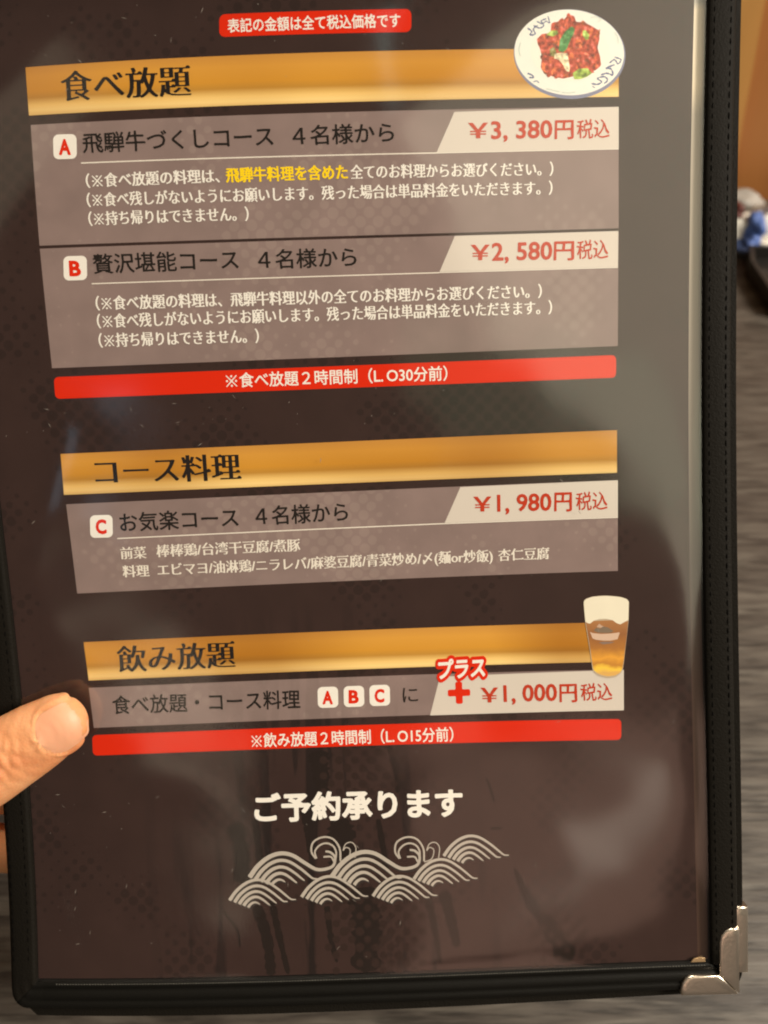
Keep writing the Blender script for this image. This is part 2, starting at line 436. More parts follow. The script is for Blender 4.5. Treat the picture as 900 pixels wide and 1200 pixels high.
# ================================================================== THE SETTING: table and what stands beyond it
def wood_table_mat():
    m = mat('grey wood laminate', (0.25, 0.2, 0.16), 0.42, spec=0.4); g = NG(m)
    tc = g.n('ShaderNodeTexCoord')
    mp = g.n('ShaderNodeMapping'); mp.inputs['Rotation'].default_value = (0, 0, math.radians(-4)); mp.inputs['Scale'].default_value = (5, 52, 1); g.l(tc.outputs['Object'], mp.inputs[0])
    n1 = g.n('ShaderNodeTexNoise'); n1.inputs['Scale'].default_value = 3.0; n1.inputs['Detail'].default_value = 9; n1.inputs['Distortion'].default_value = 1.1; g.l(mp.outputs[0], n1.inputs['Vector'])
    mp2 = g.n('ShaderNodeMapping'); mp2.inputs['Rotation'].default_value = (0, 0, math.radians(-4)); mp2.inputs['Scale'].default_value = (22, 190, 1); g.l(tc.outputs['Object'], mp2.inputs[0])
    n2 = g.n('ShaderNodeTexNoise'); n2.inputs['Scale'].default_value = 2.2; n2.inputs['Detail'].default_value = 6; g.l(mp2.outputs[0], n2.inputs['Vector'])
    a = g.ramp(n1.outputs['Fac'], [(0.25, (.040,.033,.028)), (0.45, (.072,.061,.051)), (0.60, (.100,.088,.074)), (0.80, (.145,.130,.112))])
    b = g.ramp(n2.outputs['Fac'], [(0.34, (.35,.34,.33)), (0.5, (.9,.9,.9)), (0.66, (1.15,1.15,1.15))])
    g.l(g.mix(0.85, a, b, 'MULTIPLY'), g.b.inputs['Base Color'])
    bp = g.n('ShaderNodeBump'); bp.inputs['Strength'].default_value = .4; bp.inputs['Distance'].default_value = .0006
    g.l(n2.outputs['Fac'], bp.inputs['Height']); g.l(bp.outputs['Normal'], g.b.inputs['Normal'])
    return m
def rbox(name, x0, x1, y0, y1, z0, z1, r, material, parent=None, seg=3):
    bm = bmesh.new(); bmesh.ops.create_cube(bm, size=1)
    for v in bm.verts: v.co = Vector(((x0+x1)/2+v.co.x*(x1-x0), (y0+y1)/2+v.co.y*(y1-y0), (z0+z1)/2+v.co.z*(z1-z0)))
    bmesh.ops.bevel(bm, geom=list(bm.edges), offset=r, segments=seg, affect='EDGES', profile=.5)
    me = bpy.data.meshes.new(name); off = wpos(parent) if parent else Vector()
    for v in bm.verts: v.co -= off
    bm.to_mesh(me); bm.free(); me.materials.append(material); me.polygons.foreach_set('use_smooth', [True]*len(me.polygons))
    o = bpy.data.objects.new(name, me); COL.objects.link(o)
    if parent: o.parent = parent
    return o
MT = wood_table_mat()
table = empty('dining_table', (0.1, 0.1, -0.72), 'grey wood-grain dining table under the held menu', 'table')
rbox('tabletop', -0.75, 0.85, -0.25, 0.655, -0.03, 0.0, 0.004, MT, table)
MD = mat('dark table leg paint', (0.03, 0.025, 0.02), 0.5, bump=.2)
for lx in (-0.68, 0.78):
    for ly in (-0.19, 0.59):
        rbox('leg', lx-.03, lx+.03, ly-.03, ly+.03, -0.72, -0.0305, 0.004, MD, table)
MF = mat('dark floor', (0.07, 0.05, 0.04), 0.6, mottle=.3, mscale=3)
fl = mesh('floor', [(-3, -3, -.72), (3, -3, -.72), (3, 3, -.72), (-3, 3, -.72)], [(0, 1, 2, 3)], MF); tag(fl, kind='structure')

def orange_wood(name, c1, c2):
    m = mat(name, c1, 0.42, spec=.4); g = NG(m)
    tc = g.n('ShaderNodeTexCoord'); mp = g.n('ShaderNodeMapping'); mp.inputs['Scale'].default_value = (30, 30, 1.6); g.l(tc.outputs['Object'], mp.inputs[0])
    n = g.n('ShaderNodeTexNoise'); n.inputs['Scale'].default_value = 1.5; n.inputs['Detail'].default_value = 6; g.l(mp.outputs[0], n.inputs['Vector'])
    g.l(g.ramp(n.outputs['Fac'], [(.3, c1), (.7, c2)]), g.b.inputs['Base Color']); return m
part_ = empty('wooden_partition', (0.45, 0.67, -0.72), 'orange-brown wooden partition behind the table at the upper right', 'partition')
rbox('panel', -0.75, 1.2, 0.68, 0.70, -0.72, 0.75, 0.002, orange_wood('orange wood', (.27, .105, .030), (.32, .13, .036)), part_)
# light side of a diagonal shade edge on the panel, painted as a paler slab
def slab(name, quad, y0, y1, material, parent):
    v = [(x, y0, z) for x, z in quad]+[(x, y1, z) for x, z in quad]
    return mesh(name, v, [(0,1,2,3), (7,6,5,4), (0,4,5,1), (1,5,6,2), (2,6,7,3), (3,7,4,0)], material, parent)
WX, WZ = 0.66, None
def ray_at_y(px, py, Y):
    c = np.array([(px-450)/900, (py-600)/900, 1.0]); w = to_world(c)-Vector((0, 0, CAM_H)); t = Y/w.y
    return Vector((0, 0, CAM_H))+w*t
def ray_at_z(px, py, Z):
    c = np.array([(px-450)/900, (py-600)/900, 1.0]); w = to_world(c)-Vector((0, 0, CAM_H)); t = (Z-CAM_H)/w.z
    return Vector((0, 0, CAM_H))+w*t
a, b = ray_at_y(899, -30, .676), ray_at_y(857, 205, .676)
slab('lit_slab', [(a.x-.25, a.z), (b.x-.25, b.z), (b.x, b.z), (a.x, a.z)], .6705, .679, orange_wood('lit orange wood', (.40, .20, .055), (.45, .23, .065)), part_)

# folded blue and white wrapper at the far end of the table
c0 = ray_at_z(850, 300, 0.0)
MW = mat('white paper', (.78, .74, .66), .6, mottle=.05); MB = mat('blue print paper', (.08, .15, .42), .5); MN = mat('navy print paper', (.02, .035, .09), .5); MM_ = mat('maroon print paper', (.09, .02, .015), .5)
MG = mat('grey print paper', (.33, .31, .28), .5, mottle=.2, mscale=60)
wrap = empty('wrapped_towel', (c0.x+.04, c0.y+.03, 0), 'crumpled white packet with blue and navy print on the table beyond the menu', 'towel')
pl = rbox('paper_mat', c0.x-.06, c0.x+.16, c0.y, c0.y+.06, .0005, .004, .0015, MW, wrap)
def lump(name, cx, cy, cz, sx, sy, sz, material, parent, seed, amp=.25):
    r = random.Random(seed); bm = bmesh.new(); bmesh.ops.create_icosphere(bm, subdivisions=3, radius=1)
    ph = [r.uniform(0, 6.28) for _ in range(6)]
    for v in bm.verts:
        c = v.co; k = 1+amp*(math.sin(3*c.x+ph[0])*math.sin(4*c.y+ph[1])+.6*math.sin(7*c.z+ph[2]+3*c.x))
        off = wpos(parent); v.co = Vector((cx+c.x*k*sx, cy+c.y*k*sy, max(.0045, cz+c.z*k*sz)))-off
    me = bpy.data.meshes.new(name); bm.to_mesh(me); bm.free(); me.materials.append(material); me.polygons.foreach_set('use_smooth', [True]*len(me.polygons))
    o = bpy.data.objects.new(name, me); COL.objects.link(o); o.parent = parent; return o
def bgp(px, py, Y): return ray_at_y(px, py, Y)
for nm, px, py, sx, sz, m_, dy in (('packet', 866, 276, .020, .017, MW, .022), ('packet', 902, 264, .016, .022, MW, .022), ('grey_fold', 868, 238, .016, .011, MG, .045),
                           ('maroon_patch', 861, 246, .0065, .006, MM_, .026), ('blue_fold', 884, 266, .0075, .013, MB, .016), ('navy_fold', 868, 288, .018, .004, MN, .008), ('blue_fold', 880, 283, .007, .006, MB, .009)):
    p = bgp(px, py, c0.y+dy); lump(nm, p.x, p.y, p.z, sx, .010, sz, m_, wrap, len(nm)+px, .22)
# black tray
tr = empty('black_tray', tuple(ray_at_z(890, 330, 0)), 'black lacquer tray at the right edge of the table below the packet', 'tray')
q = [ray_at_z(*p, 0.001) for p in ((872, 304), (873, 322), (905, 372), (990, 372), (990, 304))]
def prism(name, pts, z0, z1, material, parent, inset=0):
    n = len(pts); v = [(p[0], p[1], z0) for p in pts]+[(p[0], p[1], z1) for p in pts]
    f = [tuple(range(n))[::-1], tuple(range(n, 2*n))]+[(i, (i+1) % n, (i+1) % n+n, i+n) for i in range(n)]
    return mesh(name, v, f, material, parent)
ML = mat('black lacquer', (.012, .010, .009), .3, bump=.05)
prism('tray_base', q, .001, .004, ML, tr)
cen = sum(q, Vector())/len(q)
for i in range(len(q)):
    a, b = q[i], q[(i+1) % len(q)]; ia, ib = a.lerp(cen, .09), b.lerp(cen, .09)
    prism('rim', [a, b, ib, ia], .0042, .014, mat('tray rim', (.02, .016, .013), .35) if i == 0 else ML, tr)

# ================================================================== THE MENU
menu = empty('menu_folder', tuple(sheet(105, 0, -6)), 'black bordered restaurant menu with gold, mauve and red printed panels in a clear sleeve', 'menu')
def surf_grid(name, x0, x1, y0, y1, hf, material, parent, nx=42, ny=58, smooth=True):
    pts, fs = [], []
    hs = []
    for j in range(ny+1):
        for i in range(nx+1):
            x = x0+(x1-x0)*i/nx; y = y0+(y1-y0)*j/ny
            pts.append((x, y)); hs.append(hf(x, y) if callable(hf) else hf)
    for j in range(ny):
        for i in range(nx):
            a = j*(nx+1)+i; fs.append((a, a+1, a+nx+2, a+nx+1))
    return mesh(name, [sheet(p[0], p[1], h) for p, h in zip(pts, hs)], fs, material, parent, page=pts, smooth=smooth)
page = surf_grid('printed_page', 0, 210, 0, 297, 0.0, M['page'], menu)
# backing sheet seen as a strip right of the page; the fading light down the strip is painted into its colour
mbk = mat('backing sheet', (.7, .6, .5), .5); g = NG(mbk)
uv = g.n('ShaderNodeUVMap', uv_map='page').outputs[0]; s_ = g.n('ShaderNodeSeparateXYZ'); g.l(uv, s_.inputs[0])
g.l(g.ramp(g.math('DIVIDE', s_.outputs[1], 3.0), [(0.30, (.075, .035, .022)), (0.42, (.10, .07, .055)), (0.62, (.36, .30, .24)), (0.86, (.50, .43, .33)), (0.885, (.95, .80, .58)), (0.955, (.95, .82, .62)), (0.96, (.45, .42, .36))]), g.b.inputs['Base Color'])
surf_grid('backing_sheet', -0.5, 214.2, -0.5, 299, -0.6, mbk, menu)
LEATH = mat('black leatherette', (0.0085, 0.0072, 0.0055), 0.62, spec=.06, bump=.4, bscale=1500)
LEATH2 = mat('black piping', (0.0055, 0.005, 0.004), 0.5, spec=.12, bump=.25, bscale=2500)

def sweep_frame(name, path, prof, material, parent, smooth=True):
    """path: list of (inner xy, outer xy) in mm; prof: list of (t across, height)"""
    V, F = [], []
    many = isinstance(prof[0][0], (tuple, list)); n = len(prof[0]) if many else len(prof)
    for q_, ((ix, iy), (ox, oy)) in enumerate(path):
        for t, h in (prof[q_] if many else prof): V.append(sheet(ix+(ox-ix)*t, iy+(oy-iy)*t, h))
    for i in range(len(path)-1):
        for k in range(n-1): F.append((i*n+k, i*n+k+1, (i+1)*n+k+1, (i+1)*n+k))
    F.append(tuple(range(n))[::-1]); F.append(tuple((len(path)-1)*n+k for k in range(n)))
    return mesh(name, V, F, material, parent, smooth=smooth)
prof = [(0, -1.4), (0, 1.2), (.02, 1.7), (.06, 1.95), (.2, 2.05), (.45, 2.15), (.8, 2.05), (.93, 1.8), (.985, 1.2), (1, .4), (1, -1.4)]
def rpath(y0, y1, n): return [((213.6, y), (222.1, y)) for y in np.linspace(y0, y1, n)]
sweep_frame('side_border', rpath(-.4, 299, 60), prof, LEATH, menu)['label'] = 'right leatherette border of the menu'
PB_ = [(0, -1.4), (0, .9), (.04, 1.3), (.12, 1.4), (.2, 1.2), (.27, .8), (.34, 1.3), (.45, 1.6), (.58, 1.5), (.66, 1.1), (.72, 1.45), (.85, 1.5), (.95, 1.1), (1, .2), (1, -1.4)]
pt_, ph_ = zip(*prof[1:-1])
PS_ = [(t, -1.4 if i in (0, len(PB_)-1) else float(np.interp(t, pt_, ph_))) for i, (t, h) in enumerate(PB_)]
def blendp(f): return [(t, (1-f)*h1+f*h2) for (t, h1), (_, h2) in zip(PS_, PB_)]
def corner_station(a):            # a = 0 on the side, pi/2 on the bottom edge
    f = a/(math.pi/2); s0 = f*16.4
    if s0 < 4: o = (-8.6, 1.5-s0)
    elif s0 < 12.6: t = (s0-4)/8.6*math.pi/2; o = (-3.1-5.5*math.cos(t), -2.5-(6.1)*math.sin(t))
    else: o = (-3.1+(s0-12.6)*1.34, -8.6)
    i = (-.3, 1.5-1.85*min(1, f*2.2)) if f < .5 else (-.3+2.3*max(0, (f-.6)/.4), -.35)
    return (i, o), blendp(f)
st = [(((-.3, y), (-8.6, y)), blendp(0)) for y in np.linspace(299, 3, 55)] + [corner_station(a) for a in np.linspace(0, math.pi/4, 7)]
sweep_frame('side_border', [x[0] for x in st], [x[1] for x in st], LEATH, menu)['label'] = 'left leatherette border of the menu with rounded lower corner'
st = [corner_station(a) for a in np.linspace(math.pi/4, math.pi/2, 7)] + [(((x, -.35), (x, -8.6-.004*max(0, x-100))), blendp(1)) for x in np.linspace(2, 213.5, 50)] + [(((213.59, -.42), (222.2, -9.3)), blendp(1))]
sweep_frame('bottom_border', [x[0] for x in st], [x[1] for x in st], LEATH2, menu)
sweep_frame('top_border', [((x, 297.3), (x, 305.5)) for x in np.linspace(-.25, 213.55, 40)], prof, LEATH, menu)
backp = surf_grid('cover_board', -8, 221.8, -8.2, 305, -1.45, LEATH, menu)
# stitches
MS = mat('dark thread', (.0045, .0042, .004), .8, spec=0.0); MS2 = mat('grey thread', (.13, .125, .105), .6)
def stitches(name, pts_fn, n, length, width, h, material, parent):
    V, F = [], []
    for i in range(n):
        (x, y), (tx, ty) = pts_fn((i+.5)/n)
        L = length*random.uniform(.8, 1.1)/2; w = width/2*random.uniform(.8, 1.15)
        ex = np.array((tx, ty)); ey = np.array((-ty, tx)); c = np.array((x, y))
        b0 = len(V)
        for s in (-1, -.5, .5, 1):
            ww = w*(.45 if abs(s) == 1 else 1); hh = h+(0 if abs(s) == 1 else w*.8)
            p1, p0, p2 = c+ex*s*L+ey*ww, c+ex*s*L, c+ex*s*L-ey*ww
            V += [sheet(*p1, h-.05), sheet(*p0, hh), sheet(*p2, h-.05)]
        for k in range(3):
            a = b0+k*3; F += [(a, a+3, a+4, a+1), (a+1, a+4, a+5, a+2)]
    return tag(mesh(name, V, F, material, parent, smooth=True), kind='stuff')
stitches('stitching', lambda t: ((215.3, -2+300*t), (0, 1)), 105, 1.9, .42, 2.07, MS, menu)
stitches('stitching', lambda t: ((220.2, -2+300*t), (0, 1)), 105, 1.9, .42, 2.12, MS, menu)
stitches('stitching', lambda t: ((-2.2, 6+290*t), (0, 1)), 100, 1.9, .4, 2.07, MS, menu)
stitches('stitching', lambda t: ((-7.0, 6+290*t), (0, 1)), 100, 1.9, .4, 2.1, MS, menu)
stitches('edge_stitching', lambda t: ((6+206*t, -.85), (1, 0)), 230, .42, .26, 1.40, MS2, menu)
stitches('edge_stitching', lambda t: ((2+208*t, -5.55), (1, 0)), 170, .8, .12, 1.32, MS, menu)

# second leaf behind, with its own corner
leaf = empty('menu_folder', tuple(sheet(105, 0, -9)), 'rear leaf of the folded menu, a black edge and metal corner peeping out behind', 'menu')
def back_leaf():
    V, F = [], []
    out = [(224.9, 305), (225.1, -5)] + [(225.1-3*(1-math.cos(a)), -8-3*math.sin(a)) for a in (.5, 1.2)] + [(x, -11.2-.1*math.sin(x/40)) for x in np.linspace(218, 4, 24)] + [(-5, -9), (-8.2, -3), (-8.6, 10), (-8.6, 305)]
    return out
o_ = back_leaf()
ys = np.linspace(305, -12.6, 60)
pts, fs = [], []
prof2 = [(-8.4, -2.0), (-8.6, -2.6), (-8.6, -3.4), (-8.2, -3.8), *[(x_, -3.8) for x_ in range(5, 221, 9)], (224.9, -3.8), (225.4, -3.4), (225.4, -2.5), (225.1, -2.0)] + [(x_, -2.0) for x_ in range(220, -5, -9)]
V = []
for y in ys:
    k = 0 if y > -5 else ((-5-y)/7.6)**2*7
    for x, h in prof2: V.append(sheet(x+(k if x < 0 else (-k*.3 if x > 200 else 0)), y, h))
n = len(prof2)
for i in range(len(ys)-1):
    for k in range(n): F_ = (i*n+k, i*n+(k+1) % n, (i+1)*n+(k+1) % n, (i+1)*n+k); fs.append(F_)
fs.append(tuple(range(n))); fs.append(tuple((len(ys)-1)*n+k for k in range(n))[::-1])
mesh('cover_board', V, fs, LEATH, leaf, smooth=False)

# metal corners
METAL = mat('brushed nickel gold', (0.80, 0.70, 0.58), 0.30, metal=1.0, bump=.12, bscale=900)
def plate(name, poly, h0, h1, material, parent, bev=.55):
    """solid plate with a rounded rim, outline in mm"""
    P = np.array(poly, float); n = len(P); c = P.mean(0)
    rings = [(P, h0), (P, h1-bev)]
    U_ = (c-P)/np.linalg.norm(c-P, axis=1)[:, None]
    for a in (.3, .6, .9, 1.2, 1.5): rings.append((P+U_*bev*(1-math.cos(a)), h1-bev+bev*math.sin(a)))
    for k_ in (.35, .65): rings.append((P+(c-P)*k_, h1+.12*bev*k_))
    V, F = [], []
    for R_, h in rings:
        for p in R_: V.append(sheet(p[0], p[1], h))
    for k in range(len(rings)-1):
        for i in range(n): F.append((k*n+i, k*n+(i+1) % n, (k+1)*n+(i+1) % n, (k+1)*n+i))
    F.append(tuple((len(rings)-1)*n+i for i in range(n))); F.append(tuple(range(n))[::-1])
    return mesh(name, V, F, material, parent, smooth=True)
def corner_metal(ox, oy, parent):
    arm1 = [(216.0+ox, -3.6+oy), (222.1+ox, -9.9+oy), (222.1+ox, 11.6+oy), (220.2+ox, 11.6+oy), (218.0+ox, 10.9+oy), (216.6+ox, 9.2+oy), (216.0+ox, 7+oy)]
    arm2 = [(215.8+ox, -3.7+oy), (207.3+ox, -3.5+oy), (205.4+ox, -4.2+oy), (204.2+ox, -5.8+oy), (203.8+ox, -7.4+oy), (203.8+ox, -9.6+oy), (221.8+ox, -10.0+oy)]
    a = plate('corner_arm', arm1, -1.7, 2.45, METAL, parent)
    b = plate('corner_arm', arm2, -1.7, 2.45, METAL, parent)
corner_metal(0, 0, menu)
plate('metal_corner', [(221.9, -6.0), (226.6, -6.0), (226.6, 16.0), (223.6, 16.0), (222.2, 15.3)], -4.2, -1.3, METAL, leaf)
plate('small_tab', [(207.2, .15), (211.9, .15), (211.9, 1.3), (210.5, 1.75), (208.4, 1.3)], .95, 1.25, mat('brass tab', (.45, .30, .16), .4, metal=.6), menu, .1)

# ---------------------------------------------------------------- print on the page
H1, H2, H3, H4 = .14, .28, .42, .56
def ink_poly(px_pts, material=M['ink'], h=.07, name='ink_stroke'):
    P = np.array([mm(*p) for p in px_pts]); V, F = fill([P]); return V, F
inkV, inkF = [], []
def add_ink(V, F):
    b = len(inkV); inkV.extend([tuple(v) for v in V]); inkF.extend([tuple(i+b for i in f) for f in F])
def drip(pts, w0, w1):
    P = np.array([mm(*p) for p in pts]); L = smooth_line(P, 26)
    w = [((w0+(w1-w0)*t)*(.75+.5*random.random()))/4 for t in np.linspace(0, 1, 26)]; w[-1] = .2; w[0] *= .6
    add_ink(*ribbon(L, w))
for pts, w0, w1 in (([(275, 965), (283, 1000), (283, 1035)], 20, 22), ([(299, 960), (305, 1010), (310, 1035)], 9, 9), ([(300, 1060), (313, 1100), (318, 1144)], 14, 12), ([(318, 1055), (328, 1100), (338, 1142)], 9, 7),
                    ([(383, 1062), (388, 1100), (395, 1128)], 9, 5), ([(372, 880), (376, 905), (378, 940)], 26, 14), ([(356, 950), (360, 975), (362, 1000)], 9, 5), ([(398, 960), (402, 1000), (402, 1040)], 30, 36),
                    ([(425, 1040), (430, 1090), (428, 1140)], 40, 30), ([(500, 1050), (508, 1080), (516, 1130)], 12, 6), ([(520, 1045), (528, 1075), (536, 1110)], 16, 10), ([(570, 912), (575, 925), (579, 940)], 3, 4), ([(575, 971), (588, 970)], 4, 4),
                    ([(603, 1018), (620, 1055), (645, 1088), (668, 1128)], 5, 26), ([(455, 870), (463, 900), (466, 930)], 8, 5), ([(443, 960), (450, 1000), (452, 1020)], 7, 9), ([(262, 1068), (278, 1090), (281, 1110)], 3, 3)):
    drip(pts, w0, w1)
printed('ink_splash', inkV, inkF, M['ink'], page, .06)
# halftone rings
ringV, ringF = [], []
def add_dots(cx, cy, nx, ny, sp, r, fade, rot=45):
    for i in range(-nx, nx+1):
        for j in range(-ny, ny+1):
            if random.random() < fade: continue
            a = math.radians(rot); x = (i*math.cos(a)-j*math.sin(a))*sp; y = (i*math.sin(a)+j*math.cos(a))*sp
            if abs(x) > nx*sp*.72 or abs(y) > ny*sp*.72: continue
            c = mm(cx+x, cy+y); rr = r/4*random.uniform(.8, 1.05); b = len(ringV); k = 12
            for t in range(k): ringV.append((c[0]+rr*math.cos(6.283*t/k), c[1]+rr*math.sin(6.283*t/k)))
            ringF.append(tuple(range(b, b+k)))
M['dotp'] = mat('faint halftone print', (.029, .0165, .0135), .6, spec=.04)
add_dots(270, 905, 4, 9, 13, 3.3, .45); add_dots(425, 900, 5, 4, 13, 5.5, .15); add_dots(440, 1110, 6, 6, 13, 5.5, .1); add_dots(655, 1105, 3, 5, 13, 4.6, .2)

printed('halftone_dots', ringV, ringF, M['dotp'], page, .09)['kind'] = 'stuff'

# section 1 --------------------------------------------------------
t = band('tax_tag', (257, 17), (482, 10.5), (482, 37.5), (257, 43.5), M['red'], page, H1, 1.6)
lettering('tag_text', '表記の金額は全て税込価格です', (267, 30.5), (469, 24), 17.5, M['white'], page, H2, grow=.016, res=.02)
hb = band('gold_band', (30, 79), (725, 57), (725, 113.5), (34, 135.5), M['gold'], menu, H1)
hb['label'] = 'uppermost gold heading band'
lettering('heading_text', '食べ放題', (72, 101.5), (223, 94.5), 39, M['dark'], hb, H2, serifs=True, grow=.004, res=.0125, wide=2, thin=1)

def badge(letter, cx, cy, w, h, parent, hh=H3):
    b = band('letter_badge', (cx-w/2, cy-h/2+.4), (cx+w/2, cy-h/2-.4), (cx+w/2+.6, cy+h/2-.4), (cx-w/2+.6, cy+h/2+.4), M['white'], parent, hh, 1.5)
    return b
def badge_letter(letter, cx, cy, w, h, parent, hh):
    lw = w*(.42 if letter != 'A' else .44)
    lettering('badge_letter', letter, (cx-lw/2, cy), (cx+lw/2, cy), h*.84, M['red'], parent, hh, grow=.045, res=.02, yc=.36)

def price(parent, y, xs, sym, hh, red=M['red2']):
    # xs: (yen), (digits), (yen kanji), (tax kanji) each (x0, x1, yc, em)
    (a, b, c, d) = xs
    lettering('price_text', '￥', (a[0], a[2]), (a[1], a[2]-.3), a[3], red, parent, hh, grow=.004, res=.0125, wide=2, yc=.38)
    lettering('price_text', sym, (b[0], b[2]), (b[1], b[2]-1.6), b[3], red, parent, hh, grow=.022, res=.02, wobble=.006, yc=.345)
    lettering('price_text', '円', (c[0], c[2]), (c[1], c[2]-.4), c[3], red, parent, hh, grow=.020, res=.02, wobble=.014)
    lettering('price_text', '税込', (d[0], d[2]), (d[1], d[2]-1), d[3], red, parent, hh, grow=.008, res=.018, wobble=.024)

pa = band('course_panel', (36, 146.5), (725, 125), (725, 267.5), (46.4, 288), M['panel'], menu, H1); pa['label'] = 'upper mauve course panel with letter A'
pt = band('price_tag', (532.5, 131.2), (725, 125.3), (725, 174.0), (511.5, 178.8), M['tag'], pa, H2)
band('title_rule', (95, 190.4), (512, 178.6), (512, 180), (95, 191.9), M['rule'], pa, H2)
band('title_rule', (512, 178.9), (725, 174.1), (725, 175.2), (512, 180), M['rule'], pa, H3)
badge('A', 76, 172, 27.5, 29, pa); badge_letter('A', 76, 172, 27.5, 29, pa, H4)
lettering('course_title', '飛騨牛づくしコース', (97, 168), (320, 159.5), 25.5, M['dark'], pa, H3, grow=.012, res=.02, wobble=.008)
lettering('course_title', '４名様から', (343, 159.5), (461.5, 155), 25, M['dark'], pa, H3, grow=.012, res=.02, wobble=.008)
NA = dict(grow=.010, res=.0125, wide=2, thin=1, serifs=True)
lettering('note_text', '（※食べ放題の料理は、', (101, 212), (257, 206), 18, M['white'], pa, H3, **NA)
lettering('note_text', '飛騨牛料理を含めた', (265, 205.5), (407, 201.5), 18.5, M['yellow'], pa, H3, grow=.018, res=.02, wide=1)['label'] = 'yellow note lettering'
lettering('note_text', '全てのお料理からお選びください。）', (411, 201.8), (648, 197.8), 18, M['white'], pa, H3, **NA)
lettering('note_text', '（※食べ残しがないようにお願いします。残った場合は単品料金をいただきます。）', (102, 234.5), (647, 220), 18, M['white'], pa, H3, **NA)
lettering('note_text', '（※持ち帰りはできません。）', (104, 256.5), (291, 250.5), 18, M['white'], pa, H3, **NA)

pb = band('course_panel', (46.7, 291.5), (725, 270.5), (724, 405.5), (61, 431.5), M['panel'], menu, H1); pb['label'] = 'second mauve course panel with letter B'
band('price_tag', (533, 276.6), (724.5, 270.8), (724, 312.6), (515, 318.6), M['tag'], pb, H2)
band('title_rule', (107.5, 331.9), (515, 318.9), (515, 320.2), (107.5, 333.2), M['rule'], pb, H2)
band('title_rule', (515, 318.9), (724, 312.8), (724, 313.9), (515, 320), M['rule'], pb, H3)
badge('B', 88, 314.3, 27.5, 28.5, pb); badge_letter('B', 88, 314.3, 27.5, 28.5, pb, H4)
lettering('course_title', '贅沢堪能コース', (109.5, 309.5), (279, 304), 25, M['dark'], pb, H3, grow=.012, res=.02, wobble=.008)
lettering('course_title', '４名様から', (302.5, 304.5), (417.5, 301), 24.5, M['dark'], pb, H3, grow=.012, res=.02, wobble=.008)
lettering('note_text', '（※食べ放題の料理は、飛騨牛料理以外の全てのお料理からお選びください。）', (112.5, 355.5), (634.5, 341), 18, M['white'], pb, H3, **NA)
lettering('note_text', '（※食べ残しがないようにお願いします。残った場合は単品料金をいただきます。）', (114, 376.5), (646.5, 360), 18, M['white'], pb, H3, **NA)
lettering('note_text', '（※持ち帰りはできません。）', (116, 399), (303, 393.5), 18, M['white'], pb, H3, **NA)
b1 = band('red_bar', (63, 442), (722, 416), (722, 442.5), (65, 467.5), M['red'], menu, H1, 1.4); b1['label'] = 'upper red notice bar'
lettering('bar_text', '※食べ放題２時間制（L.\u2009O30分前）', (265, 446), (524, 437.3), 18.5, M['white'], b1, H2, grow=.014, res=.02)

price(pa, 152, [(549.5, 571, 152.8, 25), (576, 646.5, 152.8, 29), (650.5, 671.5, 151.5, 25), (676, 714.5, 151.6, 24)], '3, 380', H4)
price(pb, 295, [(552.5, 573, 295.6, 25), (577, 646.5, 295.2, 29), (649.5, 672, 293.4, 25), (676, 713, 293, 24)], '2, 580', H4)

# section 2 --------------------------------------------------------
h2 = band('gold_band', (71, 532), (723, 504), (723, 554), (75, 580), M['gold'], menu, H1); h2['label'] = 'middle gold heading band'
lettering('heading_text', 'コース料理', (112, 553), (281, 546.7), 34.5, M['dark'], h2, H2, serifs=True, grow=.004, res=.0125, wide=2, thin=1)
pc = band('course_panel', (77.5, 591), (724, 562.5), (724, 669), (90.5, 695.5), M['panel'], menu, H1); pc['label'] = 'third mauve course panel with letter C'
band('price_tag', (539.5, 570.8), (724, 562.8), (724, 605.6), (521, 612.8), M['tag'], pc, H2)
band('title_rule', (137.5, 630.4), (521, 612.9), (521, 614.2), (137.5, 631.7), M['rule'], pc, H2)
band('title_rule', (521, 613), (724, 605.7), (724, 606.8), (521, 614.2), M['rule'], pc, H3)
badge('C', 118.6, 616.8, 26.5, 26.5, pc); badge_letter('C', 118.6, 616.8, 26.5, 26.5, pc, H4)
lettering('course_title', 'お気楽コース', (140.5, 612.4), (279, 606), 24, M['dark'], pc, H3, grow=.012, res=.02, wobble=.008)
lettering('course_title', '４名様から', (299.5, 605), (407.5, 599.5), 24, M['dark'], pc, H3, grow=.012, res=.02, wobble=.008)
NB = dict(grow=.006, res=.0125, wide=2, thin=1, serifs=True)
lettering('note_text', '前菜', (141.5, 648.3), (171, 647.3), 15.5, M['rule'], pc, H3, **NB)
lettering('note_text', '棒棒鶏/台湾干豆腐/煮豚', (183.5, 645.8), (351.5, 638.5), 16, M['rule'], pc, H3, **NB)
lettering('note_text', '料理', (144, 669.6), (174.5, 668.6), 15.5, M['rule'], pc, H3, **NB)
lettering('note_text', 'エビマヨ/油淋鶏/ニラレバ/麻婆豆腐/青菜炒め/〆(麺or炒飯)', (185, 667.8), (577, 651), 16, M['rule'], pc, H3, **NB)
lettering('note_text', '杏仁豆腐', (584, 650.5), (643, 648.3), 15.5, M['rule'], pc, H3, **NB)
price(pc, 590, [(555.5, 575, 590.3, 24), (583, 645.5, 589.6, 28), (650, 669.5, 587.5, 25), (675, 712, 587.5, 23)], '1, 980', H4)

